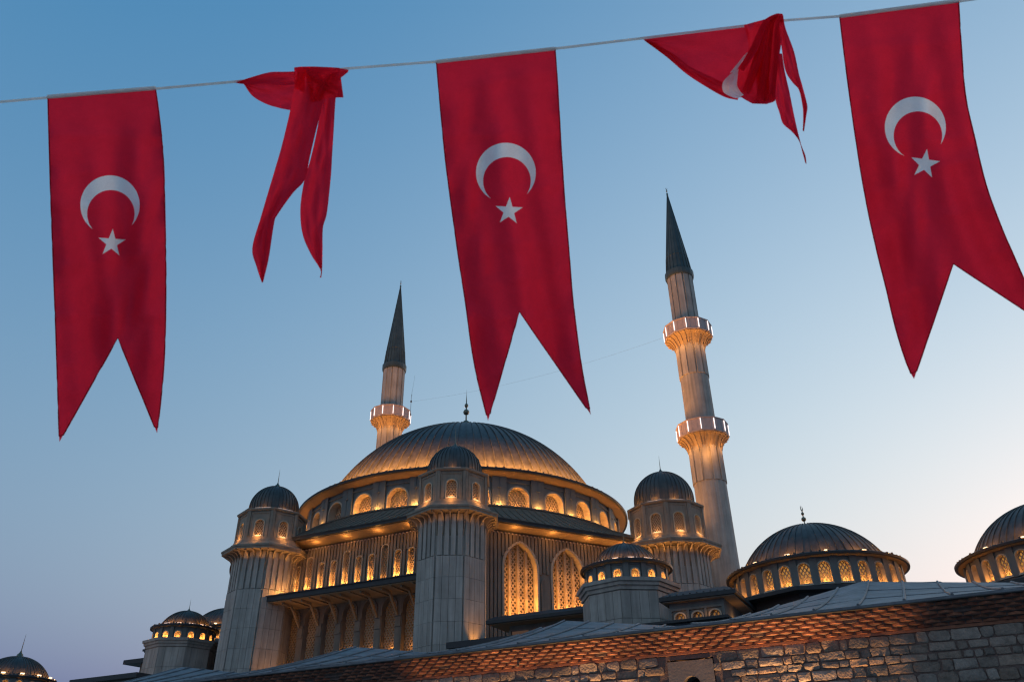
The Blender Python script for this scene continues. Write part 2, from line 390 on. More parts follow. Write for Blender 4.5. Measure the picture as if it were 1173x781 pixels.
sf = MB(); sf.mbox(M, -37.5, -24.7, 13.17, 13.216, -2.3, -.01)
for u in [-37.0 + 1.457 * i for i in range(9)]: sf.mbox(M, u - .04, u + .04, 13.1, 13.168, -2.2, -.02)
sf.build('soffit', M_SOFF, can)
for k in range(8):
    u = -36.32 + 1.457 * k; s = MB()
    if k == 7: u -= .1
    pr = [(-2.0, 13.1), (-1.15, 13.06), (-.22, 11.98)]
    for (d0, z0), (d1, z1) in zip(pr, pr[1:]):
        dx, dz = d1 - d0, z1 - z0; L_ = math.hypot(dx, dz); ox, oz = -dz / L_ * .07, dx / L_ * .07
        s.hexa([M(u - .055, z0 - oz, d0 - ox), M(u + .055, z0 - oz, d0 - ox), M(u + .055, z0 + oz, d0 + ox), M(u - .055, z0 + oz, d0 + ox),
                M(u - .055, z1 - oz, d1 - ox), M(u + .055, z1 - oz, d1 - ox), M(u + .055, z1 + oz, d1 + ox), M(u - .055, z1 + oz, d1 + ox)])
    s.build('strut', M_SOFF, can)
    lamp(mosque, M(u + .5, 12.3, -.9), .45)

# ---- right facade with two great pointed windows
bw_ = [(22.85, 11.4, 2.3, 3.35, 'pointed'), (26.25, 11.4, 2.3, 3.35, 'pointed'), (29.65, 11.4, 2.3, 3.35, 'pointed')]
wr = MB(); arched_wall(wr, MBC, 17.2, 34.0, 0, 17.2, bw_); ribs(wr, MBC, 17.6, 34.0, .262, .18, .10, 9.5, 16.97, bw_ + [(24.55, 9, .8, 5.2, 'round'), (27.95, 9, .8, 5.2, 'round')], .1)
for u in (24.55, 27.95):       # plain round-headed piers between the great windows
    o_ = outline(.62, 5.0, 'round'); k = len(o_)
    wr.add([MBC(u + a, 9 + b, -.12) for a, b in o_] + [MBC(u + a, 9 + b, .002) for a, b in o_], [tuple(range(k))] + [(i, i + 1, k + i + 1, k + i) for i in range(k - 1)])
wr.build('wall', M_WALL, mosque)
for (uc, zb, w_, hs, kd) in bw_:
    window(mosque, MBC, uc, zb, w_, hs, kd, .5, .21, .07, .13, .10, mull=3, pane=M_PANED, n=20, ang=50)
    for j in range(4):
        lamp(mosque, MBC(uc - w_ / 2 + w_ * (j + .5) / 4, 11.95 + .12 * (uc - 22.85), .0), 10); [lamp(mosque, MBC(uc - w_ / 2 + w_ * (j + .5) / 4, zz_, .06), pp_) for zz_, pp_ in ((12.9, 4), (13.8, 2.2), (14.7, 1.3))]
# ---- main cornices, dentil lights, roof apron up to the drum
for MM, n_, c_, u0, u1 in ((MAB, nAB, 38.6 - cAB, -38.0, -23.0), (MBC, nBC, 42.0 - cBC, 17.6, 34.2)):
    q = MB(); q.mbox(MM, u0, u1, 17.19, 17.36, c_, c_ + .25); q.mbox(MM, u0, u1, 17.36, 17.42, c_ - .04, c_ + .3)
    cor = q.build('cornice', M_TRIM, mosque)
    q = MB(); q.add([MM(u0, 17.16, c_ + .2), MM(u1, 17.16, c_ + .2), MM(u1, 17.02, 0), MM(u0, 17.02, 0), MM(u0, 17.3, c_ + .2), MM(u1, 17.3, c_ + .2), MM(u1, 17.3, 0), MM(u0, 17.3, 0)], [(0, 1, 2, 3), (4, 5, 6, 7), (0, 1, 5, 4), (2, 3, 7, 6)])
    q.build('soffit', M_SOFF, cor)
    q = MB(); q.mbox(MM, u0, u1, 16.93, 17.0, -.16, -.002); q.build('moulding', M_TRIM, cor)
    a0, a1 = (-36.2, -24.9) if MM is MAB else (19.4, 31.3)
    for i in range(int((a1 - a0) / .262)):
        u = a0 + .262 * i; q = MB(); q.mbox(MM, u - .05, u + .05, 16.85, 16.925, -.15, -.05); q.build('dentil', M_BAL, cor)
    for i in range(6):
        u = u0 + (i + .7) * (u1 - u0) / 6.2; lamp(mosque, MM(u, 16.85, -.8), 4.0, r=.05)
def outer(a):
    d = np.array([math.cos(a), math.sin(a)]); r = 17.6
    for n_, c_ in ((nAB, 38.55), (nBC, 41.95)):
        q = -(n_ @ d)
        if q > .2: r = min(r, (n_ @ O - c_) / q)
    return r
rf = MB(); na = 360
def rp(i, s, up=0.):
    a = -pi + 2 * pi * i / na; r1 = outer(a); r0 = 13.36; r = r0 + (r1 - r0) * s; z = 19.33 + (17.43 - 19.33) * s ** .9
    return (O[0] + r * math.cos(a), O[1] + r * math.sin(a), z + up)
for i in range(na):
    for j in range(4): rf.add([rp(i, j / 4), rp(i + 1, j / 4), rp(i + 1, (j + 1) / 4), rp(i, (j + 1) / 4)], [(0, 1, 2, 3)])
    if i % 2 == 0:
        for j in range(4):
            rf.hexa([rp(i - .05, j / 4), rp(i + .05, j / 4), rp(i + .05, (j + 1) / 4), rp(i - .05, (j + 1) / 4), rp(i - .05, j / 4, .05), rp(i + .05, j / 4, .05), rp(i + .05, (j + 1) / 4, .05), rp(i - .05, (j + 1) / 4, .05)])
rf.lathe(O, [(13.36, 19.33), (13.42, 19.36), (13.42, 19.45), (12.4, 19.47)], 120)
rf.build('roof', M_ROOFG, mosque)
bk = MB()       # rear of the hall
for i in range(60):
    a0, a1 = math.radians(-20 + 220 * i / 60), math.radians(-20 + 220 * (i + 1) / 60)
    p = lambda a, z: (O[0] + 16.2 * math.cos(a), O[1] + 16.2 * math.sin(a), z)
    bk.add([p(a0, 0), p(a1, 0), p(a1, 17.6), p(a0, 17.6)], [(0, 1, 2, 3)])
bk.build('wall', M_LIME2, mosque)
# ---- drum
RD = 12.5; MD = cyl_map(O, RD); step = 2 * pi / 28; ph0 = math.radians(-69.1)
idx = range(-8, 6)
wh = [((ph0 + step * i) * RD, 19.55, 1.55, .82, 'round') for i in idx]
dr = MB(); arched_wall(dr, MD, (ph0 - step * 8.5) * RD, (ph0 + step * 5.5) * RD, 19.3, 21.8, wh, .7)
dr.lathe(O, [(RD, 19.3), (RD, 21.8)], 60, a0=ph0 + step * 5.5, a1=ph0 - step * 8.5 + 2 * pi)
for u, *_ in wh: dr.mbox(MD, u - .88, u + .88, 21.42, 21.5, -.10, .01)
drum = dr.build('drum', M_DRUM, mosque)
for i, (u, zb, w_, hs, kd) in zip(idx, wh):
    dark = i in (-5, -6)
    window(mosque, MD, u, zb, w_, hs, kd, .55, .2, .07, .09, .05, pane=M_PANED if dark else M_PANE, power=.15 if dark else 20, lampd=.16, frame_mat=M_REVEAL)
for i in range(-8, 6):
    u = (ph0 + step * (i + .5)) * RD
    p = MB(); p.mbox(MD, u - .5, u - .02, 19.46, 21.78, -.16, .02); p.mbox(MD, u + .02, u + .5, 19.46, 21.78, -.16, .02); p.mbox(MD, u - .025, u + .025, 19.46, 21.78, -.13, .02)
    p.mbox(MD, u - .13, u + .13, 20.95, 21.03, -.24, -.16)
    po = p.build('pilaster', M_DRUM, mosque)
    q = MB(); q.mbox(MD, u - .12, u + .12, 19.48, 19.55, -.62, -.46); q.build('lamp', M_LEDO, po)
    on = i not in (-5,)
    if on: lamp(mosque, MD(u, 19.72, -.36), 18, r=.05)
e = MB(); e.lathe(O, [(RD - .05, 21.74), (12.9, 21.82), (13.18, 21.95), (13.2, 22.0)], 140); so_ = e.build('soffit', M_SOFFD, mosque, 40)
e = MB(); e.lathe(O, [(13.2, 21.97), (13.34, 21.97), (13.36, 22.12), (13.25, 22.18), (10.4, 22.36)], 140)
for i in range(140):
    a = 2 * pi * i / 140
    mm = face_map(O + 13.1 * np.array([math.cos(a), math.sin(a)]), a, 0); e.mbox(mm, -.06, .06, 22.15, 22.15 + .10 + .06 * rng.rand(), -.05, .06)
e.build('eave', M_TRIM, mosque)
dm = MB(); seam_dome(dm, O, 12.2, 18.15, 22.1, 96, .07, .075, 30); dome = dm.build('dome', M_LEAD, mosque, 28)
for i in range(38):
    a = math.radians(-196 + 216 * i / 37); lamp(mosque, (O[0] + 12.55 * math.cos(a), O[1] + 12.55 * math.sin(a), 22.42), 400, (1, .40, .085), r=.06, aim=(-.45 * math.cos(a), -.45 * math.sin(a), 1), cone=150, blend=.7)
    a += .06; lamp(mosque, (O[0] + 12.05 * math.cos(a), O[1] + 12.05 * math.sin(a), 22.4), 60, (1, .40, .085), r=.08)
finial(mosque, O[0], O[1], 31.65, 1.4)

# ---- corner towers
def tower(P, n, rot, sa, ca_, la, zs, Rd, zcd, zdb, win, nb, cpow, lfrac):
    z_rib0, z_cor, z_sill, z_eave = zs
    t = MB()
    t.lathe(P, [(sa, 0), (sa, z_cor)], n, rot + pi / n, True)
    side = 2 * sa * math.tan(pi / n); pw = side / nb
    for k in range(n):
        az = rot + 2 * pi * k / n; M = face_map(P, az, sa)
        for j in range(nb):
            c = -side / 2 + pw * (j + .5)
            t.mbox(M, c - pw / 2 + .06, c + pw / 2 - .06, z_rib0 - 1.45, z_cor - .03, -.11, .01)
            z = z_rib0 - 1.48
            while z > 5:
                t.mbox(M, c - pw / 2 + .009, c + pw / 2 - .009, z - 1.142, z - .004, -.11, .01); z -= 1.15
    to = t.build('corner_tower', M_LIME, mosque)
    r = MB(); ov = ca_ - sa - .12
    for k in range(n):
        az = rot + 2 * pi * k / n; M = face_map(P, az, sa)
        for j in range(nb + 1):
            u0 = -side / 2 + pw * j
            if j == nb: continue
            pr = [(.0, z_rib0 - .35)] + [(-.05 - (ov - .05) * (1 - math.cos(s * pi / 2)), z_rib0 + (z_cor - .06 - z_rib0) * math.sin(s * pi / 2)) for s in (0, .2, .4, .6, .8, .92, 1)] + [(-ov, z_cor), (0, z_cor)]
            sc_ = 1 + .0 * u0; kx = len(pr)
            fan = lambda d: u0 * (1 + (-d) / sa)
            r.add([M(fan(d) - .045, z, d) for d, z in pr] + [M(fan(d) + .045, z, d) for d, z in pr], [tuple(range(kx)), tuple(range(kx, 2 * kx))] + [(i, (i + 1) % kx, kx + (i + 1) % kx, kx + i) for i in range(kx)])
    r.build('bracket_ring', M_LIME2, to)
    c = MB(); h = z_sill - z_cor
    c.lathe(P, [(sa - .05, z_cor), (ca_, z_cor), (ca_, z_cor + .12), (ca_ + .05, z_cor + .15), (ca_ + .05, z_cor + .26), (ca_ - .1, z_cor + .3), (la + .25, z_cor + h * .62), (la + .22, z_cor + h * .8), (la + .1, z_cor + h * .85), (la + .1, z_sill), (la - .2, z_sill)], n, rot + pi / n, True)
    c.build('cornice', M_LIME2, to)
    l = MB(); sl = 2 * la * math.tan(pi / n); ww, wh_ = win
    for k in range(n):
        az = rot + 2 * pi * k / n; M = face_map(P, az, la)
        arched_wall(l, M, -sl / 2, sl / 2, z_sill - .02, z_eave + .02, [(0, z_sill + .1, ww, wh_, 'round')])
        l.mbox(M, -sl / 2 - .02, -sl / 2 + .14, z_sill, z_eave, -.07, .01); l.mbox(M, sl / 2 - .14, sl / 2 + .02, z_sill, z_eave, -.072, .01)
        a, b = -sl / 2 + .24, sl / 2 - .24
        l.mbox(M, a - .05, a, z_sill + .05, z_eave - .17, -.04, .01); l.mbox(M, b, b + .05, z_sill + .05, z_eave - .17, -.04, .01); l.mbox(M, a - .05, b + .05, z_eave - .17, z_eave - .11, -.042, .01)
    l.build('lantern', M_LIME2, to)
    vis = lambda az: math.cos(az - math.atan2(-P[1], -P[0])) > -.1
    for k in range(n):
        az = rot + 2 * pi * k / n
        if not vis(az): continue
        M = face_map(P, az, la)
        window(to, M, 0, z_sill + .1, ww, wh_, 'round', .17, .125, .035, .05, .05, pane=M_PANED, join=True, power=0, led=True); lamp(mosque, M(0, z_sill - .02, -.34), 3.3, r=.05); lamp(mosque, M(0, z_sill + .2, .03), .5)
        Ms = face_map(P, az, sa); cp = cpow if M(0, 0, 0)[0] > P[0] - .5 else cpow * lfrac
        for uu in (-.3, .3): lamp(mosque, Ms(uu * sl, z_cor - .62, -ov * .8), cp, r=.08, aim=(0, 0, 1), cone=150, blend=.7)
    ev = MB(); ev.lathe(P, [(la - .1, z_eave), (la + .1, z_eave), (la + .16, z_eave + .07), (la + .16, z_eave + .15), (la - .45, z_eave + .3), (la - .9, z_eave + .3)], n, rot + pi / n, True)
    eo = ev.build('eave', M_LIME2, to)
    d = MB(); seam_dome(d, P, Rd, zcd, zdb, 40, .04, .04, 18); d.build('dome', M_LEAD, to, 28)
    led = MB()
    for k in range(n):
        az = rot + 2 * pi * k / n
        if not vis(az): continue
        M = face_map(P, az, la - .12); led.mbox(M, -sl * .32, sl * .32, z_eave + .22, z_eave + .25, -.04, .02)
        lamp(mosque, M(0, z_eave + .34, -.02), 5 if cpow > 3.5 else 1.2, (1, .40, .085), r=.05)
    led.build('light_strip', M_LEDP, to)
    finial(to, P[0], P[1], zcd + Rd - .03, .62, spike=True)
rB, rA, rC = math.radians(-90), math.radians(-95), math.radians(-99)
tower(A_, 8, rA, 1.85, 2.6, 1.95, (15.45, 16.33, 17.2, 18.95), 1.6, 19.63, 19.15, (.58, .76), 4, 3.4, .12)
tower(B_, 8, rB, 1.80, 2.55, 1.92, (15.45, 16.35, 17.15, 18.85), 1.6, 19.46, 19.1, (.58, .76), 4, 2.0, .6)
tower(C_, 10, rC + pi / 10, 2.35, 3.25, 2.38, (15.45, 16.37, 17.2, 19.22), 2.0, 20.12, 19.45, (.68, .92), 4, 5, 1)
# wall-washers standing at the foot of the towers
lamp(mosque, (-1.95, 43.08, 9.0), 60, aim=(-.12, .12, 1), cone=64, blend=.9)
lamp(mosque, (-14.3, 49.7, 13.8), 20); lamp(mosque, (-13.9, 49.3, 7.5), 60, aim=(-.15, .1, 1), cone=80)
lamp(mosque, (7.2, 48.4, 11.5), 22)

# ================================================================== minarets
def minaret(name_label, x, y, zs, balc, lower_glow):
    root = thing('minaret', (x, y, 0), name_label, 'minaret', 'minarets of the mosque')
    P = (x, y); z_tip, z_col = zs
    rr = [1.30, 1.22, 1.12]
    s = MB(); bl = sorted(balc)
    edges = [0] + bl + [z_col]; nfl = 12
    for k in range(len(edges) - 1):
        r = rr[k + 4 - len(edges)]
        za = edges[k] - (0 if k == 0 else 1.4); zb = edges[k + 1]
        s.lathe(P, [(r + (.05 if k == 0 else .02), za), (r, zb)], 24)
        for i in range(nfl):
            a = 2 * pi * (i + .5) / nfl; M = face_map(P, a, r)
            z0 = zb - (5.2 if k < len(edges) - 2 else zb - za)
            s.mbox(M, -.215 * r, .215 * r, max(za, z0), zb - .02, -.075, .06)
    s.build('shaft', M_LIME, root)
    for zi, z in enumerate(bl):
        r = rr[zi + 3 - len(bl)]
        c = MB(); n = 12; rot = math.radians(-15)
        prof = [(r + .03, z - 3.3)] + [(r + .03 + (2.014 - r) * (1 - math.cos(t * pi / 2)) ** 1.0, z - 3.3 + 2.0 * math.sin(t * pi / 2)) for t in (.15, .3, .45, .6, .75, .9, 1)]
        c.lathe(P, prof + [(2.090, z - 1.25), (1.0, z - 1.2)], n, rot, False)
        for i in range(24):
            a = rot + 2 * pi * (i + .5) / 24; M = face_map(P, a, 0)
            for (r0, z0), (r1, z1) in zip(prof, prof[1:]):
                c.hexa([M(-.035, z0, -r0 + .1), M(.035, z0, -r0 + .1), M(.035, z0 - .03, -r0 - .06), M(-.035, z0 - .03, -r0 - .06), M(-.035, z1, -r1 + .1), M(.035, z1, -r1 + .1), M(.035, z1 - .05, -r1 - .06), M(-.035, z1 - .05, -r1 - .06)])
        b = c.build('balcony', M_SOFF, root)
        p = MB(); p.lathe(P, [(2.109, z - 1.22), (2.166, z - 1.22), (2.185, z - 1.12), (2.147, z - 1.1), (2.147, z - .08), (2.213, z - .06), (2.213, z), (2.042, z), (2.014, z - .06), (2.014, z - 1.2)], n, rot, False)
        ap = 2.147 * math.cos(pi / n); sd_ = 2 * 2.147 * math.sin(pi / n)
        for i in range(n):
            a = rot + 2 * pi * (i + .5) / n; M = face_map(P, a, ap)
            for uu in (-.22, .22): p.mbox(M, uu * sd_ - .012, uu * sd_ + .012, z - 1.08, z - .1, -.025, .01)
        p.build('parapet', M_BAL, b)
        for i in range(n):
            a = rot + 2 * pi * i / n; M = face_map(P, a, 2.156); q = MB(); q.mbox(M, -.028, .028, z - 1.08, z - .14, -.05, .0); q.build('light_tube', M_LEDW, b)
        for i in range(8):
            a = rot + 2 * pi * (i + .5) / 8
            lamp(root, (x + 1.95 * math.cos(a), y + 1.95 * math.sin(a), z - 2.35), 9, r=.05)
        if lower_glow and zi == 0:
            lamp(root, (x - .3, y - 2.35, z - 3.0), 26, aim=(.08, 1, -.25), cone=130, blend=1); lamp(root, (x + .5, y - 2.090, 14.0), 70, r=.2)
    k = MB(); k.lathe(P, [(1.1, z_col - .35), (1.3, z_col - .3), (1.36, z_col - .1), (1.36, z_col + .35), (1.2, z_col + .45)], 20)
    H = z_tip - z_col - .4
    k.lathe(P, [(1.2, z_col + .4), (1.17, z_col + .55), (1.03, z_col + .4 + H * .17), (1.06, z_col + .4 + H * .172), (1.02, z_col + .4 + H * .185), (.012, z_tip)], 20)
    for i in range(20):
        a = 2 * pi * i / 20; M = face_map(P, a, 0)
        k.hexa([M(-.03, z_col + .5, -1.1), M(.03, z_col + .5, -1.1), M(.03, z_col + .5, -1.24), M(-.03, z_col + .5, -1.24), M(-.03, z_col + .4 + H * .17, -.95), M(.03, z_col + .4 + H * .17, -.95), M(.03, z_col + .4 + H * .17, -1.08), M(-.03, z_col + .4 + H * .17, -1.08)])
        k.hexa([M(-.02, z_col + .4 + H * .18, -.95), M(.02, z_col + .4 + H * .18, -.95), M(.02, z_col + .4 + H * .18, -1.06), M(-.02, z_col + .4 + H * .18, -1.06), M(-.004, z_tip - .3, 0), M(.004, z_tip - .3, 0), M(.004, z_tip - .3, -.06), M(-.004, z_tip - .3, -.06)])
    k.build('spire', M_CONE, root)
    finial(root, x, y, z_tip - .15, .42, True, .2)
    return root
def zat(x, y, D): return float(atD(x, y, D)[2])
DR, DL = 64.0, 79.0
pR, pL = atD(803.6, 488.6, DR), atD(448.2, 470, DL)
minR = minaret('stone minaret with two balconies, right of the great dome, dark pointed spire', pR[0], pR[1], (zat(761.5, 221, DR), zat(777, 318, DR)), [zat(806.2, 488.6, DR), zat(789, 376.5, DR)], True)
minL = minaret('stone minaret rising behind the left side of the great dome, one balcony in view', pL[0], pL[1], (zat(459.5, 326, DL), zat(452.3, 423, DL)), [zat(448, 472.5, DL)], False)
mz = zat(448, 472.5, DL)
k = MB(); mx, my = pL[0] + 2.2, pL[1] - .6
k.tube([(mx, my, mz - 1), (mx, my, mz + 1.6), (mx + .05, my, mz + 1.9)], .022); k.tube([(mx, my, mz + 1.7), (mx + .25, my, mz + 4.3)], [.012, .005]); k.lathe((mx, my), [(.0, mz + .85), (.09, mz + .95), (.09, mz + 1.1), (0, mz + 1.2)], 8)
k.build('antenna', M_WIRE, minL)
a_, b_ = np.array([mx, my, mz + 1.0]), np.array([pR[0] - 2.3, pR[1], zat(789, 376.5, DR) - .9])
k = MB(); k.tube([a_ + (b_ - a_) * t + np.array([0, 0, -3.2 * t * (1 - t)]) for t in np.linspace(0, 1, 30)], .005, 5)
tag(k.build('cable', M_WIRE), 'thin dark cable strung through the sky between the two minarets', 'cable')

# ================================================================== domed side buildings
def domed(label, group, P, z_e, s, nwin, oct_body, body_z0, glow, lit_pane=True, apron=()):
    """s = scale of the wide type; oct_body True = turret with an octagonal stone body"""
    root = thing('domed_turret' if oct_body else 'domed_hall', (P[0], P[1], 0), label, 'domed building', group)
    vd = math.atan2(-P[1], -P[0]); vis = lambda a: math.cos(a - vd) > -.12
    if oct_body: re, rd, ri, Rd, dzc, dzb, ww, hh, zb0 = 2.2, 1.92, 1.66, 1.75, -.43, .12, .36, .20, -.70
    else: re, rd, ri, Rd, dzc, dzb, ww, hh, zb0 = 4.3 * s, 3.9 * s, 3.47 * s, 3.8 * s, -1.26 * s, .3 * s, .52 * s, .66 * s, -1.17 * s
    n = nwin; st = 2 * pi / n; ph = vd + st * .5
    M = cyl_map(P, rd); zw = z_e + zb0
    hs = [((ph + st * i) * rd, zw, ww, hh, 'round') for i in range(n)]
    d = MB(); arched_wall(d, M, (ph - st / 2) * rd, (ph - st / 2) * rd + 2 * pi * rd, zw - .2, z_e - .02, hs, .3)
    for i in range(n):
        u = (ph + st * (i + .5)) * rd; d.mbox(M, u - .16 * (1 if not oct_body else .7), u + .16 * (1 if not oct_body else .7), zw - .1, z_e - .04, -.07, .01)
        if oct_body: d.mbox(M, u + .2, u + st * rd - .2, z_e - .13, z_e - .08, -.05, .01)
    d.build('drum', M_DRUM, root)
    for i in range(n):
        a = ph + st * i
        if not vis(a): continue
        window(root, M, a * rd, zw, ww, hh, 'round', .24 if not oct_body else .2, .15 if not oct_body else .12, .045, .05, .04, pane=M_PANEB if lit_pane else M_PANE, power=glow, lampd=.05, n=10, frame_mat=M_REVEAL)
    e = MB(); e.lathe(P, [(rd - .02, z_e - .05), (re - .14, z_e - .02), (re - .1, z_e + .05)], 72); e.build('soffit', M_SOFF, root)
    e = MB(); e.lathe(P, [(re - .12, z_e), (re, z_e), (re + .01, z_e + .1), (re - .06, z_e + .14), (ri - .1, z_e + .28)], 72)
    for i in range(72):
        a = 2 * pi * i / 72; q = face_map(P, a, re - .1)
        if rng.rand() < .75: e.mbox(q, -.05, .03, z_e + .1, z_e + .16 + .05 * rng.rand(), -.04, .03)
    eo = e.build('eave', M_TRIM, root)
    d = MB(); seam_dome(d, P, Rd, z_e + dzc, z_e + dzb, 56 if not oct_body else 40, .035, .035, 20); d.build('dome', M_LEAD, root, 28)
    finial(root, P[0], P[1], z_e + dzc + Rd - .03, .62 if not oct_body else .40, not oct_body and s > .9, .9, oct_body or s < .9)
    nl = 14 if not oct_body else 15
    for i in range(nl):
        a = vd + 2 * pi * (i + .4) / nl
        if not vis(a): continue
        q = face_map(P, a, (re + ri) / 2 if not oct_body else ri + .2)
        l = MB(); hw = .10 if not oct_body else .22
        l.mbox(q, -hw, hw, z_e + .2, z_e + (.27 if not oct_body else .232), -.05, .05)
        l.build('floodlight', M_LEDO if not oct_body else M_LEDP, root)
        lamp(root, q(0, z_e + .36, .0), (16 * s * s if not oct_body else 4.5) * (1 if i % 3 else .6), (1, .40, .085), r=.05)
    if oct_body:
        b = MB(); rt = math.radians(-84)
        b.lathe(P, [(2.02, body_z0), (2.02, zw - .6), (2.1, zw - .58), (2.12, zw - .42), (2.2, zw - .4), (2.22, zw - .26), (2.3, zw - .24), (2.32, zw - .08), (1.9, zw - .06)], 8, rt + pi / 8, True)
        sd2 = 2 * 2.02 * math.tan(pi / 8)
        for k2 in range(8):
            q = face_map(P, rt + pi / 4 * k2, 2.02)
            for j in range(4):
                c = -sd2 / 2 + sd2 * (j + .5) / 4; z = zw - .62
                while z > body_z0 + .1: b.mbox(q, c - sd2 / 8 + .008, c + sd2 / 8 - .008, z - 1.2, z - .01, -.03, .01); z -= 1.21
        b.build('wall', M_LIME, root)
    else:
        b = MB(); b.lathe(P, [(rd + .2, zw - .35), (rd + .22, zw - .2), (rd + .05, zw - .16), (rd - .1, zw - .16)], 72); b.build('sill', M_DRUM, root)
        b = MB(); b.lathe(P, [(re + 2.0 * s, body_z0), (re + 2.0 * s, zw - 1.0 * s), (re + 2.6 * s, zw - 1.0 * s), (re + 2.6 * s, zw - .85 * s), (rd + .15, zw - .33)], 8, math.radians(18), True); b.build('roof', M_TRIM, root)
    return root
gd = 'domed halls beside the mosque'; gt = 'small domed turrets beside the mosque'
domed('wide domed hall with a ring of glowing arched windows, right of the taller minaret', gd, (14.84, 39.51), 11.7, 1, 28, False, 0, 1.7)
domed('domed hall cut by the right edge of the photo, lit windows under its eave', gd, (24.75, 36.0), 11.52, 1, 28, False, 0, 1.7)
domed('octagonal stone turret with a small dome in front of the right facade', gt, (5.34, 38.24), 11.72, 1, 15, True, 0, 1.6)
domed('octagonal stone turret with a small dome, left of the mosque', gt, (-22.43, 55.87), 12.76, 1, 15, True, 0, 1.8)
pf = atD(13, 784, 60.0)
domed('low dome with a lit apron at the lower left corner', gd, (pf[0], pf[1]), pf[2] + .15, .57, 20, False, 0, 1.2)
pb = atD(257, 727, 76.0)
domed('dome half hidden between the left turret and the mosque tower', gd, (pb[0], pb[1]), pb[2] + .1, .82, 24, False, 0, 1.2)

# ================================================================== dark-roofed annexes
def slab(mb, P, u0, u1, n0, n1, z0, z1, m=0, hip=0., rise=0.):
    f = lambda u, n, z: (P[0] + u * dAB[0] + n * nAB[0], P[1] + u * dAB[1] + n * nAB[1], z)
    mb.hexa([f(u0, n0, z0), f(u1, n0, z0), f(u1, n1, z0), f(u0, n1, z0), f(u0, n0, z1), f(u1, n0, z1), f(u1, n1, z1), f(u0, n1, z1)], m)
    if rise: mb.hexa([f(u0, n0, z1), f(u1, n0, z1), f(u1, n1, z1), f(u0, n1, z1), f(u0 + hip, n0 + hip, z1 + rise), f(u1 - hip, n0 + hip, z1 + rise), f(u1 - hip, n1 - hip, z1 + rise), f(u0 + hip, n1 - hip, z1 + rise)], m)
def pmap(P): return lambda u, z, q: (P[0] + u * dAB[0] + q * nAB[0], P[1] + u * dAB[1] + q * nAB[1], z)
# annex under the great windows
P1 = atD(556.3, 714.0, 41.5); z1_ = P1[2]
an = thing('annex', (P1[0], P1[1], 0), 'low annex with a dark overhanging roof below the two great pointed windows', 'building')
m1 = MB(); slab(m1, P1, 0, 10.5, 0, 4.0, z1_ - .02, z1_ + .14, 0, .35, .22); m1.build('roof', M_TRIM, an)
m1 = MB(); slab(m1, P1, .12, 10.4, .12, 3.9, z1_ - .06, z1_ - .024); m1.build('soffit', M_SOFF, an)
m1 = MB(); slab(m1, P1, .9, 9.8, .9, 3.8, 0, z1_ - .062)
for i in range(8): slab(m1, P1, .9 + i * 1.1, 1.02 + i * 1.1, .80, .9, 5, z1_ - .3)
m1.build('wall', M_LIME2, an)
for i in range(7):
    q = MB(); slab(q, P1, 1.06 + i * 1.1, 1.96 + i * 1.1, .86, .898, z1_ - 1.3, z1_ - .35); q.build('window', M_PANED, an)
P2 = atD(511, 738.5, 39.0)
lr = thing('low_roof', (P2[0], P2[1], 0), 'flat dark roof edge at the foot of the near corner tower', 'building')
m1 = MB(); slab(m1, P2, 0, 4.6, 0, 2.2, P2[2] - .15, P2[2] + .12); m1.build('roof', M_TRIM, lr)
m1 = MB(); slab(m1, P2, .5, 4.4, .5, 2.1, 0, P2[2] - .152); m1.build('wall', M_LIME2, lr)
# pavilion with two tiers of dark roof
P3 = atD(843, 678.4, 33.0); z3 = P3[2]
pv = thing('pavilion', (P3[0], P3[1], 0), 'dark-roofed pavilion with small lit arches between the turret and the wide domed hall', 'building')
m1 = MB(); slab(m1, P3, -3.15, 0, 0, 5.5, z3, z3 + .16, 0, .5, .26)
for i in range(11): slab(m1, P3, -3.0 + i * .28, -2.93 + i * .28, .05, .12, z3 + .161, z3 + .22)
m1.build('roof', M_TRIM, pv)
m1 = MB(); slab(m1, P3, -3.05, -.1, .1, 5.4, z3 - .05, z3 - .004); m1.build('soffit', M_LIME2, pv)
MP = plane_map(dAB, nAB, nAB @ P3[:2] + .4); u3 = dAB @ P3[:2]
hs3 = [(u3 - 2.45 + i * .72, z3 - 1.05, .42, .38, 'round') for i in range(3)]
m1 = MB(); arched_wall(m1, MP, u3 - 2.85, u3 - .6, 0, z3 - .052, hs3)
slab(m1, P3, -.62, -.6, .402, 5.0, 0, z3 - .052); slab(m1, P3, -2.85, -2.83, .402, 5.0, 0, z3 - .052)
slab(m1, P3, -2.85, -.6, .33, .398, z3 - .36, z3 - .28)
for i in range(4): slab(m1, P3, -2.86 + i * .72, -2.76 + i * .72, .32, .397, z3 - 1.6, z3 - .36)
m1.build('wall', M_DRUM, pv)
for (uc, zb, w_, hh, kd) in hs3: window(pv, MP, uc, zb, w_, hh, kd, .2, .13, .045, .05, .04, pane=M_PANE, power=.8, lampd=.03, n=10)
for uu, pw_ in ((-2.3, .3), (-1.3, .3)): lamp(pv, (P3[0] + uu * dAB[0] + .15 * nAB[0], P3[1] + uu * dAB[1] + .15 * nAB[1], z3 - .6), pw_)
lamp(pv, (P3[0] - .4 * dAB[0] + 1.6 * nAB[0], P3[1] - .4 * dAB[1] + 1.6 * nAB[1], z3 - .7), 1.5)
P4 = atD(834, 706, 32.0)
m1 = MB(); slab(m1, P4, -4.5, 0, 0, 1.9, P4[2], P4[2] + .10, 0, .3, .06); m1.build('lower_roof', M_TRIM, pv)
m1 = MB(); slab(m1, P4, -4.4, -.3, .3, 1.8, 0, P4[2] - .002); m1.build('base_wall', M_DRUM, pv)
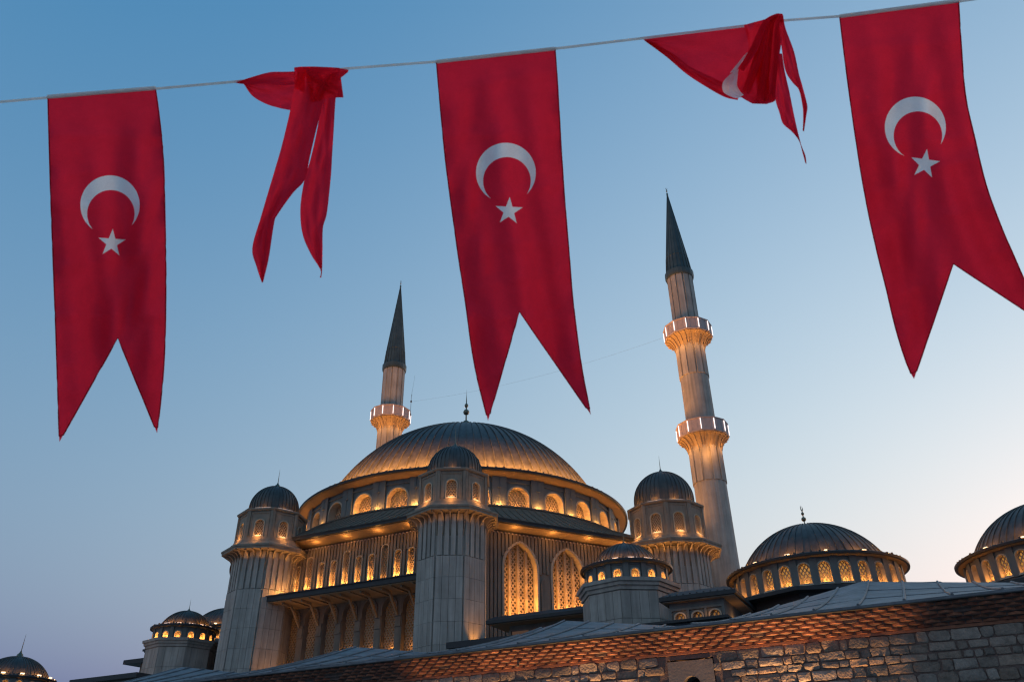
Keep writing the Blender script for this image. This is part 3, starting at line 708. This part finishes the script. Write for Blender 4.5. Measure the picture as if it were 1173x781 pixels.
# left block with flat roof
P5 = atD(141, 758.5, 65.5)
lb = thing('flat_roofed_block', (P5[0], P5[1], 0), 'dark flat-roofed block with a jutting eave left of the domed turret', 'building')
m1 = MB(); slab(m1, P5, 0, 6, 0, 5, P5[2] - .12, P5[2] + .16); slab(m1, P5, 1.4, 6, .6, 4.6, P5[2] + .16, P5[2] + .72); slab(m1, P5, 1.15, 6.1, .45, 4.7, P5[2] + .72, P5[2] + .86); m1.build('roof', M_TRIM, lb)
m1 = MB(); slab(m1, P5, 1.1, 5.8, .6, 4.7, 0, P5[2] - .122); m1.build('wall', M_LIME2, lb)
P6 = atD(80, 777.6, 48.0); Q6 = atD(160, 769.5, 44.0)
lw = thing('low_wing', (P6[0], P6[1], 0), 'long low wing showing only its dark roof edge at the lower left', 'building')
m1 = MB(); d6 = Q6[:2] - P6[:2]; L6 = np.linalg.norm(d6); d6 = d6 / L6; n6 = np.array([-d6[1], d6[0]])
M6 = plane_map(d6, n6, n6 @ P6[:2]); u6 = d6 @ P6[:2]; zz = (P6[2] + Q6[2]) / 2
m1.mbox(M6, u6, u6 + L6 - .2, zz - .22, zz, 0, 3); m1.build('roof', M_TRIM, lw)
m1 = MB(); m1.mbox(M6, u6 + .3, u6 + L6 - .6, 0, zz - .222, .4, 2.8); m1.build('wall', M_LIME2, lw)

# ================================================================== the old stone waterworks in front
aW = math.radians(-27.7); dW = np.array([math.cos(aW), math.sin(aW)]); nW = np.array([-dW[1], dW[0]])
cW = 15.17
W = plane_map(dW, nW, cW)
UL, UR = -31.0, 9.0
ow = (UL + UR) / 2 * dW + (cW + 4) * nW
wk = thing('stone_building', (ow[0], ow[1], 0), 'long rough stone building in the foreground with brick eaves and grey lead roof', 'building')
OFF = .45                                    # wall face lies this far behind the lead edge
# niche with smooth surround: find its place on the wall
def onwall(x, y, c):
    r = ray(x, y); t = c / (nW @ r[:2]); p = CAM + r * t; return float(dW @ p[:2]), float(p[2])
un, zn = onwall(792.4, 773.8, cW + OFF)
m1 = MB(); m1.mbox(W, UL, un - .45, 0, 4.37, OFF - .004, OFF + .4); m1.mbox(W, un + .45, UR, 0, 4.37, OFF - .004, OFF + .4); m1.mbox(W, un - .45, un + .45, zn + .3, 4.37, OFF - .004, OFF + .4); m1.mbox(W, un - .45, un + .45, 0, 2.6, OFF, OFF + .4)
m1.mbox(W, UL, UR, 0, 4.2, 7.0, 7.3); m1.mbox(W, UL, UL + .3, 0, 4.2, OFF + .41, 6.99); m1.mbox(W, UR - .3, UR, 0, 4.2, OFF + .41, 6.99)
stw = m1.build('wall', M_MORT, wk)
st = MB()
z = 0.02; row = 0
while z < 4.30:
    h = rng.uniform(.125, .205)
    if z + h > 4.30: h = 4.33 - z
    if h < .05: break
    u = UL + rng.uniform(0, .3)
    while u < UR:
        l = rng.uniform(.14, .46) * (1 if z > 2 else 1.8)
        a, b = u + .008, u + l - .008; c, d = z + .007, z + h - .007; u += l
        if b > un - .43 and a < un + .43 and d > 2.62 and c < zn + .28:
            continue
        if (h > .17) and rng.rand() < .10 and l < .3:
            pieces = [(a, b, c, (c + d) / 2 - .01), (a, b, (c + d) / 2 + .01, d)]
        else: pieces = [(a, b, c, d)]
        for (a, b, c, d) in pieces:
            jit = lambda s=.012: rng.uniform(-s, s)
            pr = rng.uniform(.018, .045); cr = min(b - a, d - c) * rng.uniform(.08, .24)
            # rounded outline of 8 points, then an inner ring and a rough centre
            ring = [(a + cr, c), (b - cr, c), (b, c + cr), (b, d - cr), (b - cr, d), (a + cr, d), (a, d - cr), (a, c + cr)]
            ring = [(x + jit(.014), y + jit(.012)) for x, y in ring]
            mx_, mz_ = (a + b) / 2, (c + d) / 2
            i1 = [(mx_ + (x - mx_) * .97, mz_ + (y - mz_) * .93) for x, y in ring]
            i2 = [(mx_ + (x - mx_) * .78 + jit(.012), mz_ + (y - mz_) * .7 + jit(.012)) for x, y in ring]
            tilt, tz = jit(.014), jit(.016)
            vs = [W(x, y, OFF + .01) for x, y in ring] + [W(x, y, OFF - pr * .75 + tilt * (x - mx_) * 4 + tz * (y - mz_) * 8 + jit(.005)) for x, y in i1] + [W(x, y, OFF - pr - jit(.008) + tilt * (x - mx_) * 4) for x, y in i2] + [W(mx_ + jit(.03), mz_, OFF - pr - jit(.012))]
            fs = [(i, (i + 1) % 8, 8 + (i + 1) % 8, 8 + i) for i in range(8)] + [(8 + i, 8 + (i + 1) % 8, 16 + (i + 1) % 8, 16 + i) for i in range(8)] + [(16 + i, 16 + (i + 1) % 8, 24) for i in range(8)]
            st.add(vs, fs)
    z += h; row += 1
st.build('rubble_masonry', M_STONE, stw, 55)
nf = MB(); hs_n = [(un, 2.6, .34, zn - 2.6 - .17, 'round')]
Wn = lambda u, z, q: W(u, z, q + OFF - .03)
arched_wall(nf, Wn, un - .44, un + .44, 2.62, zn + .27, hs_n)
oo_ = outline(.34, hs_n[0][3], 'round'); kk = len(oo_)
nf.add([Wn(un + a, 2.6 + b, 0) for a, b in oo_] + [Wn(un + a, 2.6 + b, .4) for a, b in oo_], [(i, i + 1, kk + i + 1, kk + i) for i in range(kk - 1)])
nfo = nf.build('niche', M_SMOOTH, wk)
nf = MB(); nf.mbox(Wn, un - .44, un + .44, 2.5, zn + .27, .41, .45); nf.build('niche_back', M_DARK, nfo)
# saw-tooth brick eaves
bk = MB(); nc = 6; ch = .33 / nc; BP = .25
for r in range(nc):
    z0 = 4.375 + r * ch; dd = OFF - .05 - (r) * .068
    bk.mbox(W, UL, UR, z0, z0 + ch, dd + .03, OFF + .3, 1)
    n = int((UR - UL) / BP); o = (r % 2) * BP / 2
    for i in range(n):
        u = UL + o + i * BP + rng.uniform(-.006, .006); jz = rng.uniform(-.007, .007); jd = rng.uniform(-.014, .014)
        if rng.rand() < .025: continue
        p = [(u + .008, dd + .03), (u + BP * .5, dd - .05 + jd), (u + BP - .008, dd + .03)]
        k = [W(a, z0 + .006 + jz, b) for a, b in p] + [W(a, z0 + ch - .008 + jz, b) for a, b in p]
        bk.add(k, [(0, 1, 2), (3, 4, 5), (0, 1, 4, 3), (1, 2, 5, 4), (2, 0, 3, 5)], 0)
bk.build('brick_eaves', [M_BRICK, M_MORT], wk)
bd = MB(); bd.mbox(W, UL, UR, 4.325, 4.372, OFF - .035, OFF + .2); bd.build('brick_band', M_BRICK, wk)
# lead roof: a row of low hips, rolled seams
peaks = [(-29.2, 5.95), (-22.3, 6.02), (-15.43, 6.0), (-8.62, 6.0), (-1.47, 6.06), (5.4, 6.0)]
def ridge_z(u):
    z = 5.52
    for pu, pz in peaks: z = max(z, pz - .165 * abs(u - pu) if u < pu else pz - .15 * abs(u - pu))
    if u > -1.47: z = max(z, 6.06 - .135 * (u + 1.47)) if u < 1.8 else z
    return z
def roof_z(u, s):                            # s: 0 at the eave, 1 at the ridge
    zr = ridge_z(u); e = 4.76
    return e + (zr - e) * (s * .80 + .20 * s * s)
rl = MB(); us = np.arange(UL, UR + .01, .12); ss = np.linspace(0, 1, 9); RW = 4.0
def rpnt(u, s, up=0): return W(u, roof_z(u, s) + up, -.02 + RW * s)
for a, b in zip(us, us[1:]):
    for s0, s1 in zip(ss, ss[1:]): rl.add([rpnt(a, s0), rpnt(b, s0), rpnt(b, s1), rpnt(a, s1)], [(0, 1, 2, 3)])
    rl.add([W(a, roof_z(a, 1), RW - .02), W(b, roof_z(b, 1), RW - .02), W(b, 4.6, 7.6), W(a, 4.6, 7.6)], [(0, 1, 2, 3)])
    rl.add([W(a, 4.715, -.02), W(b, 4.715, -.02), W(b, 4.76, -.02), W(a, 4.76, -.02)], [(0, 1, 2, 3)])
rl.build('lead_roof', M_LEADL, wk, 30)
sm = MB(); sp = .735; i = 0
u = UL + .3
while u < UR:
    pts = []
    pk = min(peaks, key=lambda p: abs(p[0] - u))[0]
    for s in np.linspace(0.0, 1, 12):
        uu = u + (pk - u) * .10 * s
        pts.append(rpnt(uu, s, .012))
    sm.tube(pts, .026, 6); u += sp
for k2 in range(2):                          # lap joints across the sheets
    s = (.36, .7)[k2]; u = UL + .3
    while u < UR:
        o = rng.uniform(-.05, .05); sm.hexa([rpnt(u, s + o, .001), rpnt(u + sp, s + o, .001), rpnt(u + sp, s + o + .006, .001), rpnt(u, s + o + .006, .001), rpnt(u, s + o, .012), rpnt(u + sp, s + o, .012), rpnt(u + sp, s + o + .006, .010), rpnt(u, s + o + .006, .010)]); u += sp
sm.build('lead_rolls', M_LEADL, wk, 50)
ed = MB(); ed.mbox(W, UL, UR, 4.70, 4.716, -.03, .5); ed.build('eave_board', M_TRIM, wk)
us_, zs_ = onwall(596.7, 760, cW + OFF - .1)
sp_ = MB(); sp_.tube([W(us_, zs_ + .10, OFF - .03), W(us_, zs_ + .03, OFF - .22), W(us_, zs_ - .06, OFF - .24)], .028, 8); sp_.mbox(W, us_ - .05, us_ + .05, zs_ + .03, zs_ + .17, OFF - .08, OFF - .0); sp_.build('spout', M_WIRE, wk)
# floodlights standing at the wall foot, below the picture
for (px, pw_, off) in ((540, 330, .55), (630, 480, .5), (712, 480, .5), (865, 540, .5), (945, 430, .5)):
    uu, _ = onwall(px, 750, cW + OFF)
    lamp(wk, W(uu, .45, OFF - off), pw_, (1, .5, .19), r=.05, aim=(nW[0] * .10, nW[1] * .10, 1), cone=50, blend=.7)

# ================================================================== rope and flags
KD = 5.0
rope_px = [(-140, 128), (0, 117), (55, 112), (178, 102), (268, 94), (338, 87), (395, 79), (500, 71), (637, 56), (737, 44), (852, 30), (895, 24), (962, 19), (1098, 2), (1180, -10), (1330, -34)]
k = MB(); k.tube([at(x, y, KD) for x, y in rope_px], .0085, 6)
tag(k.build('bunting_rope', M_WHITE, None, 60), 'white tape rope slanting across the top with five red flags on it', 'rope')
def pl(pts, t):
    pts = np.array(pts, float); d = np.r_[0, np.cumsum(np.hypot(*np.diff(pts, axis=0).T))]; d /= d[-1]
    return np.array([np.interp(t, d, pts[:, 0]), np.interp(t, d, pts[:, 1])])
def smooth(pts, n=40):
    pts = np.array(pts, float); q = [pts[0]]
    P = np.vstack([2 * pts[0] - pts[1], pts, 2 * pts[-1] - pts[-2]])
    for i in range(1, len(P) - 2):
        for t in np.linspace(0, 1, 8)[1:]:
            q.append(.5 * ((2 * P[i]) + (-P[i - 1] + P[i + 1]) * t + (2 * P[i - 1] - 5 * P[i] + 4 * P[i + 1] - P[i + 2]) * t * t + (-P[i - 1] + 3 * P[i] - 3 * P[i + 1] + P[i + 2]) * t ** 3))
    return np.array(q)
def flag(left, right, notch, cres, star, label, ph, bill):
    Lp, Rp = smooth(left), smooth(right)
    def px(s, t): return pl(Lp, t) * (1 - s) + pl(Rp, t) * s
    def dep(s, t):
        return KD - bill * t * t + .075 * min(1, 3 * t) * math.sin(2 * pi * (s * 1.15 + ph + .25 * t)) * (.4 + .6 * t) + .03 * min(1, 4 * t) * math.sin(2 * pi * (s * 2.9 - .7 * t + 2 * ph)) + .012 * math.sin(2 * pi * (t * 2.3 + s * .6 + ph)) * min(1, 2 * t) + crease(s, t)
    cl = [(.10 + .13 * i + .03 * math.sin(5 * i + 9 * ph), .05 * math.sin(3.1 * i + 7 * ph), .004 + .004 * abs(math.sin(2.3 * i + ph * 11))) for i in range(7)]
    def crease(s, t):       # fold lines left from when the cloth lay folded, and small puckers near the edges
        k = 0.
        for t0, sl, am in cl:
            d_ = (t - t0 - sl * (s - .5)) / .016; k += 2.6 * am * math.exp(-d_ * d_) * (.4 + .6 * abs(math.sin(4 * s + t0 * 30)))
        e_ = min(s, 1 - s)
        return k + 0.018 * math.exp(-e_ / .06) * math.sin(47 * t + 8 * s + ph * 9) * min(1, 6 * t) + .013 * math.sin(21 * s + 3 * math.sin(7 * t + ph * 5)) * math.exp(-t * 4) * min(1, 5 * t) + .012 * math.sin(11 * s + 17 * t + 4 * math.sin(5 * s + 3 * t + ph * 8))* min(1, 3 * t)
    def inv(x, y):
        s, t = .5, .5
        for _ in range(25):
            p = px(s, t); e = np.array([x, y]) - p
            if np.hypot(*e) < .02: break
            a = (px(s + .01, t) - p) / .01; b = (px(s, min(t + .01, 1)) - px(s, min(t + .01, 1) - .01)) / .01
            try: d = np.linalg.solve(np.array([a, b]).T, e)
            except Exception: break
            s += float(np.clip(d[0], -.3, .3)); t = float(np.clip(t + np.clip(d[1], -.3, .3), 0, .99))
        return s, t
    sn, tn = inv(*notch)
    root = thing('flag', tuple(at(*px(.5, 0), KD)), label, 'flag', 'red swallow-tailed flags hanging open')
    hm = MB()
    hm.tube([at(*(px(s, 0) + np.array([0, -1.0])), KD) for s in np.linspace(0, 1, 12)], .0125, 6); hm.build('hem', M_WHITE, root, 60)
    # outline and emblem curves
    tt = np.linspace(0, 1, 60)
    ol = [px(0, t) for t in tt] + [pl([px(0, 1), notch], q) for q in np.linspace(0, 1, 16)[1:-1]] + [np.array(notch, float)] + [pl([notch, px(1, 1)], q) for q in np.linspace(0, 1, 16)[1:-1]] + [px(1, t) for t in tt[::-1]] + [px(q, 0) for q in np.linspace(1, 0, 20)[1:-1]]
    (ox, oy, orr), (ix, iy, ir), tilt = cres
    d = math.hypot(ix - ox, iy - oy); base = math.atan2(iy - oy, ix - ox)
    co = math.acos((d * d + orr * orr - ir * ir) / (2 * d * orr)); ci = math.acos((d * d + ir * ir - orr * orr) / (2 * d * ir))
    n = 44
    cr = [np.array([ox + orr * math.cos(a), oy + orr * math.sin(a)]) for a in np.linspace(base + co, base + 2 * pi - co, n)]
    a1_ = base + pi - ci
    cr += [np.array([ix + ir * math.cos(a), iy + ir * math.sin(a)]) for a in np.linspace(base + 2 * pi - (pi - ci), base + (pi - ci), n)[1:-1]]
    sx, sy, sr, rot = star
    sp = []
    for i in range(10):
        r = sr if i % 2 == 0 else sr * .39; a = math.radians(-90 + rot + 36 * i); sp.append(np.array([sx + r * math.cos(a), sy + r * math.sin(a)]))
    def inside(p, poly):
        c = False; j = len(poly) - 1
        for i in range(len(poly)):
            if (poly[i][1] > p[1]) != (poly[j][1] > p[1]) and p[0] < (poly[j][0] - poly[i][0]) * (p[1] - poly[i][1]) / (poly[j][1] - poly[i][1]) + poly[i][0]: c = not c
            j = i
        return c
    pts = []; edges = []
    for loop in (ol, cr, sp):
        k0 = len(pts); pts += [Vector((float(p[0]), float(p[1]))) for p in loop]; edges += [(k0 + i, k0 + (i + 1) % len(loop)) for i in range(len(loop))]
    xs = [p[0] for p in ol]; ys = [p[1] for p in ol]; y = min(ys); r_ = 0
    while y < max(ys):
        x = min(xs) + (r_ % 2) * 2.1
        while x < max(xs):
            if inside((x, y), ol) and min(abs(x - p[0]) + abs(y - p[1]) for p in ol[::2]) > 2.5: pts.append(Vector((x + .3 * math.sin(y * 7.1), y + .3 * math.sin(x * 5.3))))
            x += 4.2
        y += 4.2; r_ += 1
    from mathutils.geometry import delaunay_2d_cdt
    V, E_, Fc, *_ = delaunay_2d_cdt(pts, edges, [], 0, 1e-4)
    P3d = []
    for v in V:
        s_, t_ = inv(v.x, v.y); P3d.append(at(v.x, v.y, dep(s_, t_)))
    sm_ = MB(); nl = len(ol) - 18
    sm_.tube([at(p[0], p[1], dep(*inv(p[0], p[1])) - .001) for p in ol[:nl:2] + [ol[nl - 1]]], .0042, 5); sm_.build('sewn_edge', M_REDD, root, 60)
    sets = {'cloth': [], 'crescent': [], 'star': []}
    for f in Fc:
        c = sum((np.array(V[i]) for i in f), np.zeros(2)) / len(f)
        if not inside(c, ol): continue
        sets['crescent' if inside(c, cr) else 'star' if inside(c, sp) else 'cloth'].append(tuple(f))
    for nm, fs in sets.items():
        used = sorted({i for f in fs for i in f}); mp = {v: i for i, v in enumerate(used)}
        m = MB(); m.add([P3d[i] for i in used], [tuple(mp[i] for i in f) for f in fs]); m.build(nm, M_RED if nm == 'cloth' else M_WHITE, root, 180, normals=False)
flag([(55, 112), (56, 150), (58, 220), (61, 300), (64, 380), (66, 440), (68, 506)], [(178, 102), (182, 130), (187, 180), (189, 250), (190, 320), (189, 390), (186, 440), (180, 496)], (135, 387),
     ((126, 235, 34), (127.0, 245.0, 27.2), 0), (128, 278.5, 16.5, 4), 'red flag with white crescent and star hanging open at the far left, dark and straight', .1, .25)
flag([(500, 72), (505, 130), (511, 190), (519, 250), (526, 300), (533, 345), (539, 390), (546, 430), (556, 470), (559, 482)], [(636, 57), (639, 100), (643, 170), (647, 230), (652, 290), (656, 340), (662, 390), (668, 430), (677, 475)], (595, 357),
     ((579.5, 198, 34.3), (580.7, 207.4, 27.3), 0), (583, 242, 16.5, 3), 'red flag with white crescent and star hanging open above the great dome', .55, .3)
flag([(962, 20), (968, 70), (976, 130), (985, 190), (994, 240), (1005, 290), (1015, 330), (1027, 380), (1040, 420), (1047, 434)], [(1098, 2), (1101, 50), (1106, 110), (1117, 160), (1129, 210), (1145, 255), (1160, 290), (1178, 330), (1203, 375)], (1092, 302),
     ((1048.5, 146, 35), (1051.5, 155.6, 27.8), 0), (1059.5, 188, 17.5, 8), 'red flag with white crescent and star, farthest right, right tail cut off', .35, .3)
def ribbon(mb, rows, nu=22, bulge=.03, seed=0, m=0, rip=.006):
    L = smooth([r[0] for r in rows]); R = smooth([r[1] for r in rows]); D = np.interp(np.linspace(0, 1, len(L)), np.linspace(0, 1, len(rows)), [r[2] for r in rows])
    vs = []; n = len(L)
    for i in range(n):
        for j in range(nu + 1):
            s = j / nu; p = L[i] * (1 - s) + R[i] * s
            k = KD + D[i] - bulge * math.sin(pi * s) + 3.2 * rip * (abs(math.sin(2.6 * pi * s + seed + .5 * math.sin(i * .11 + seed))) - .5) * math.sin(pi * min(1, i / 6)) + rip * math.sin(9 * s + seed + i * .35) + rip * .7 * math.sin(17 * s - i * .22 + 2 * seed)
            vs.append(at(p[0], p[1], k))
    mb.add(vs, [(i * (nu + 1) + j, (i + 1) * (nu + 1) + j, (i + 1) * (nu + 1) + j + 1, i * (nu + 1) + j + 1) for i in range(n - 1) for j in range(nu)], m)
# second flag, knotted over the rope into a hanging scarf
kf = thing('knotted_flag', tuple(at(345, 85, KD)), 'red flag wound round the rope like a narrow scarf with two long tails', 'flag', 'red flags twisted over the rope')
m = MB()
ribbon(m, [((270, 94.5), (271, 95.5), 0), ((290, 88), (283, 97), -.02), ((309, 83), (305, 97), -.03), ((325, 82.5), (323, 98), -.035), ((341, 82), (341, 97), -.03)], bulge=.03, seed=1)
ribbon(m, [((279, 96), (279.5, 97), .02), ((300, 96), (289, 110), .02), ((318, 96), (304, 119), .02), ((331, 96), (320, 124), .01), ((341, 96), (335, 127), .01)], bulge=.02, seed=2)
m.build('side_wing', M_RED, kf, 60, normals=False)
m = MB()
ribbon(m, [((341, 78), (372, 77), -.05), ((338, 96), (372, 95), -.07), ((332.5, 126), (369, 122), -.06), ((327, 150), (362, 150), -.05), ((321.7, 171), (355, 180), -.05), ((315, 194), (349, 206), -.04), ((309, 214), (335, 222), -.03), ((299, 248), (318, 246), -.03), ((289, 284), (314, 256), -.02), ((294, 306), (308, 295), .0), ((300, 324), (301.5, 323), .0)], bulge=.05, seed=3, rip=.009)
ribbon(m, [((337, 77.5), (337, 100), -.055), ((343, 76.8), (344, 104), -.085), ((349, 76.5), (351, 108), -.095)], bulge=.01, seed=5)
m.build('long_tail', M_RED, kf, 60, normals=False)
m = MB()
ribbon(m, [((366, 77.5), (389, 78), -.045), ((368, 98), (388, 96), -.055), ((368, 118), (384.5, 114), -.02), ((363, 150), (382.5, 146), -.01), ((355, 185), (380.5, 178), .0), ((348.5, 207), (379, 203), .01), ((344, 239), (374.5, 244), .01), ((346.5, 268), (370, 261), .01), ((356, 291), (369.5, 288), .0), ((367, 309), (369, 309.5), .0), ((366.5, 318), (368, 318), .0)], bulge=.03, seed=6, rip=.008)
m.build('short_tail', M_RED, kf, 60, normals=False)
m = MB()
ribbon(m, [((348, 76.5), (356, 118), -.08), ((360, 76.5), (364, 116), -.115), ((372, 77), (376, 113), -.12), ((382, 77.5), (386, 112), -.10), ((389, 78), (393.5, 112), -.06)], bulge=.04, seed=8, rip=.010)
ribbon(m, [((386, 78.5), (385, 92), -.03), ((393, 79), (391, 89), -.02), ((399.5, 80.5), (398.5, 83), .0)], bulge=.01, seed=9)
ribbon(m, [((350, 79), (352, 86), -.125), ((362, 84), (360, 94), -.15), ((374, 92), (370, 103), -.15), ((388, 100), (386, 110), -.12)], bulge=.03, seed=4, rip=.004, nu=10)
ribbon(m, [((386, 80), (389, 86), -.12), ((376, 84), (378, 92), -.155), ((366, 98), (372, 105), -.15), ((360, 112), (367, 117), -.11)], bulge=.03, seed=6, rip=.004, nu=10)
m.build('knot', M_RED, kf, 60, normals=False)
# fourth flag, bundled over the rope
kf = thing('bundled_flag', tuple(at(870, 30, KD)), 'red flag bundled over the rope, a taut triangle with short ragged tails', 'flag', 'red flags twisted over the rope')
m = MB()
ribbon(m, [((737, 45.5), (738.5, 46), 0), ((765, 42), (762, 63), .02), ((795, 38), (785, 80), .03), ((825, 34), (808, 96), .03), ((852, 30), (830, 110), .02), ((861, 30), (850, 112), .03)], bulge=.04, seed=1)
m.build('sheet', M_RED, kf, 60, normals=False)
m = MB()
ribbon(m, [((737, 45.5), (739, 47.5), -.01), ((768, 60), (764, 66), -.03), ((790, 76), (785, 84), -.04), ((812, 87), (806, 98), -.05), ((830, 95), (829, 111), -.05), ((850, 100), (845, 115), -.05)], bulge=.02, seed=2)
m.build('rolled_edge', M_RED, kf, 60, normals=False)
m = MB()
ribbon(m, [((852, 29), (896, 17), -.06), ((856, 44), (897, 27), -.09), ((857, 57), (896, 44), -.12), ((848, 72), (893, 62), -.13), ((844, 88), (890, 80), -.13), ((843, 102), (889, 100), -.11), ((850, 112), (888, 115), -.07), ((862, 119), (878, 119.5), -.05)], bulge=.10, seed=4, rip=.022, nu=16)
ribbon(m, [((873, 27), (897, 24), -.10), ((880, 20), (897.5, 20), -.13), ((889, 16), (896.5, 16.5), -.10), ((890, 15.8), (895, 16), -.02)], bulge=.03, seed=5)
ribbon(m, [((884, 22), (893, 18), -.16), ((872, 48), (894, 40), -.20), ((866, 76), (890, 76), -.22), ((868, 100), (888.5, 98), -.19), ((874, 117), (888, 116), -.12)], bulge=.045, seed=7, rip=.012)
for (x0, x1, y1, x2, x3, y3, kk) in ((886, 889, 60, 850, 858, 108, 1), (889, 892, 58, 866, 874, 117, 2), (892, 895, 50, 880, 887, 112, 3), (890, 892, 40, 846, 852, 82, 4)):
    ribbon(m, [((x0, 18), (x1, 17.5), -.20), ((x0 * .7 + x2 * .3 - 2, y1 * .6), (x1 * .7 + x3 * .3, y1 * .6 + 2), -.25 - .01 * kk), ((x0 * .4 + x2 * .6 - 3, y1 * .3 + y3 * .5), (x1 * .4 + x3 * .6 + 1, y1 * .3 + y3 * .5 + 2), -.26 - .01 * kk), ((x2, y3 - 3), (x3, y3), -.19)], bulge=.035, seed=kk * 3, rip=.005, nu=10)
m.build('bundle', M_RED, kf, 60, normals=False)
m = MB()
ribbon(m, [((892, 17), (897, 18), -.08), ((893, 34), (900, 33), -.06), ((896, 60), (909.5, 59), -.03), ((900, 82), (915, 84), -.01), ((908, 95), (919, 98), .0), ((915, 103), (924, 117), .0), ((919, 120), (925, 124), .0), ((920, 133), (923.5, 134), .0), ((919.5, 150), (921, 151), .0)], bulge=.02, seed=3)
ribbon(m, [((887, 60), (896, 62), -.07), ((889, 85), (899, 82), -.05), ((888, 112), (904, 104), -.03), ((893, 130), (908, 124), -.02), ((897, 142), (912, 143), -.01), ((907, 151), (916, 159), .0), ((915, 161), (918.5, 168), .0), ((919, 174), (922.5, 178), .0), ((922.5, 187), (924, 188), .0)], bulge=.02, seed=6)
m.build('tail', M_RED, kf, 60, normals=False)
m = MB()
ribbon(m, [((845, 80), (846, 79), -.205), ((836, 86), (845, 88), -.215), ((828, 95), (844.5, 98), -.20), ((829, 106), (848, 105), -.19), ((840, 112), (851, 108), -.17), ((845, 113), (852, 109), -.15)], bulge=.01, seed=1, rip=.002)
ribbon(m, [((836, 84), (843, 82), -.22), ((845, 73), (848, 74), -.225), ((853, 63), (856, 66), -.22), ((862, 56.5), (866, 60), -.215), ((866, 56), (867, 57), -.21)], bulge=.005, seed=2, rip=.002)
ribbon(m, [((880, 57), (884, 60), -.25), ((884, 56), (886, 59), -.25)], bulge=.002, seed=2, rip=.001)
m.build('crescent_patch', M_WHITE, kf, 60, normals=False)
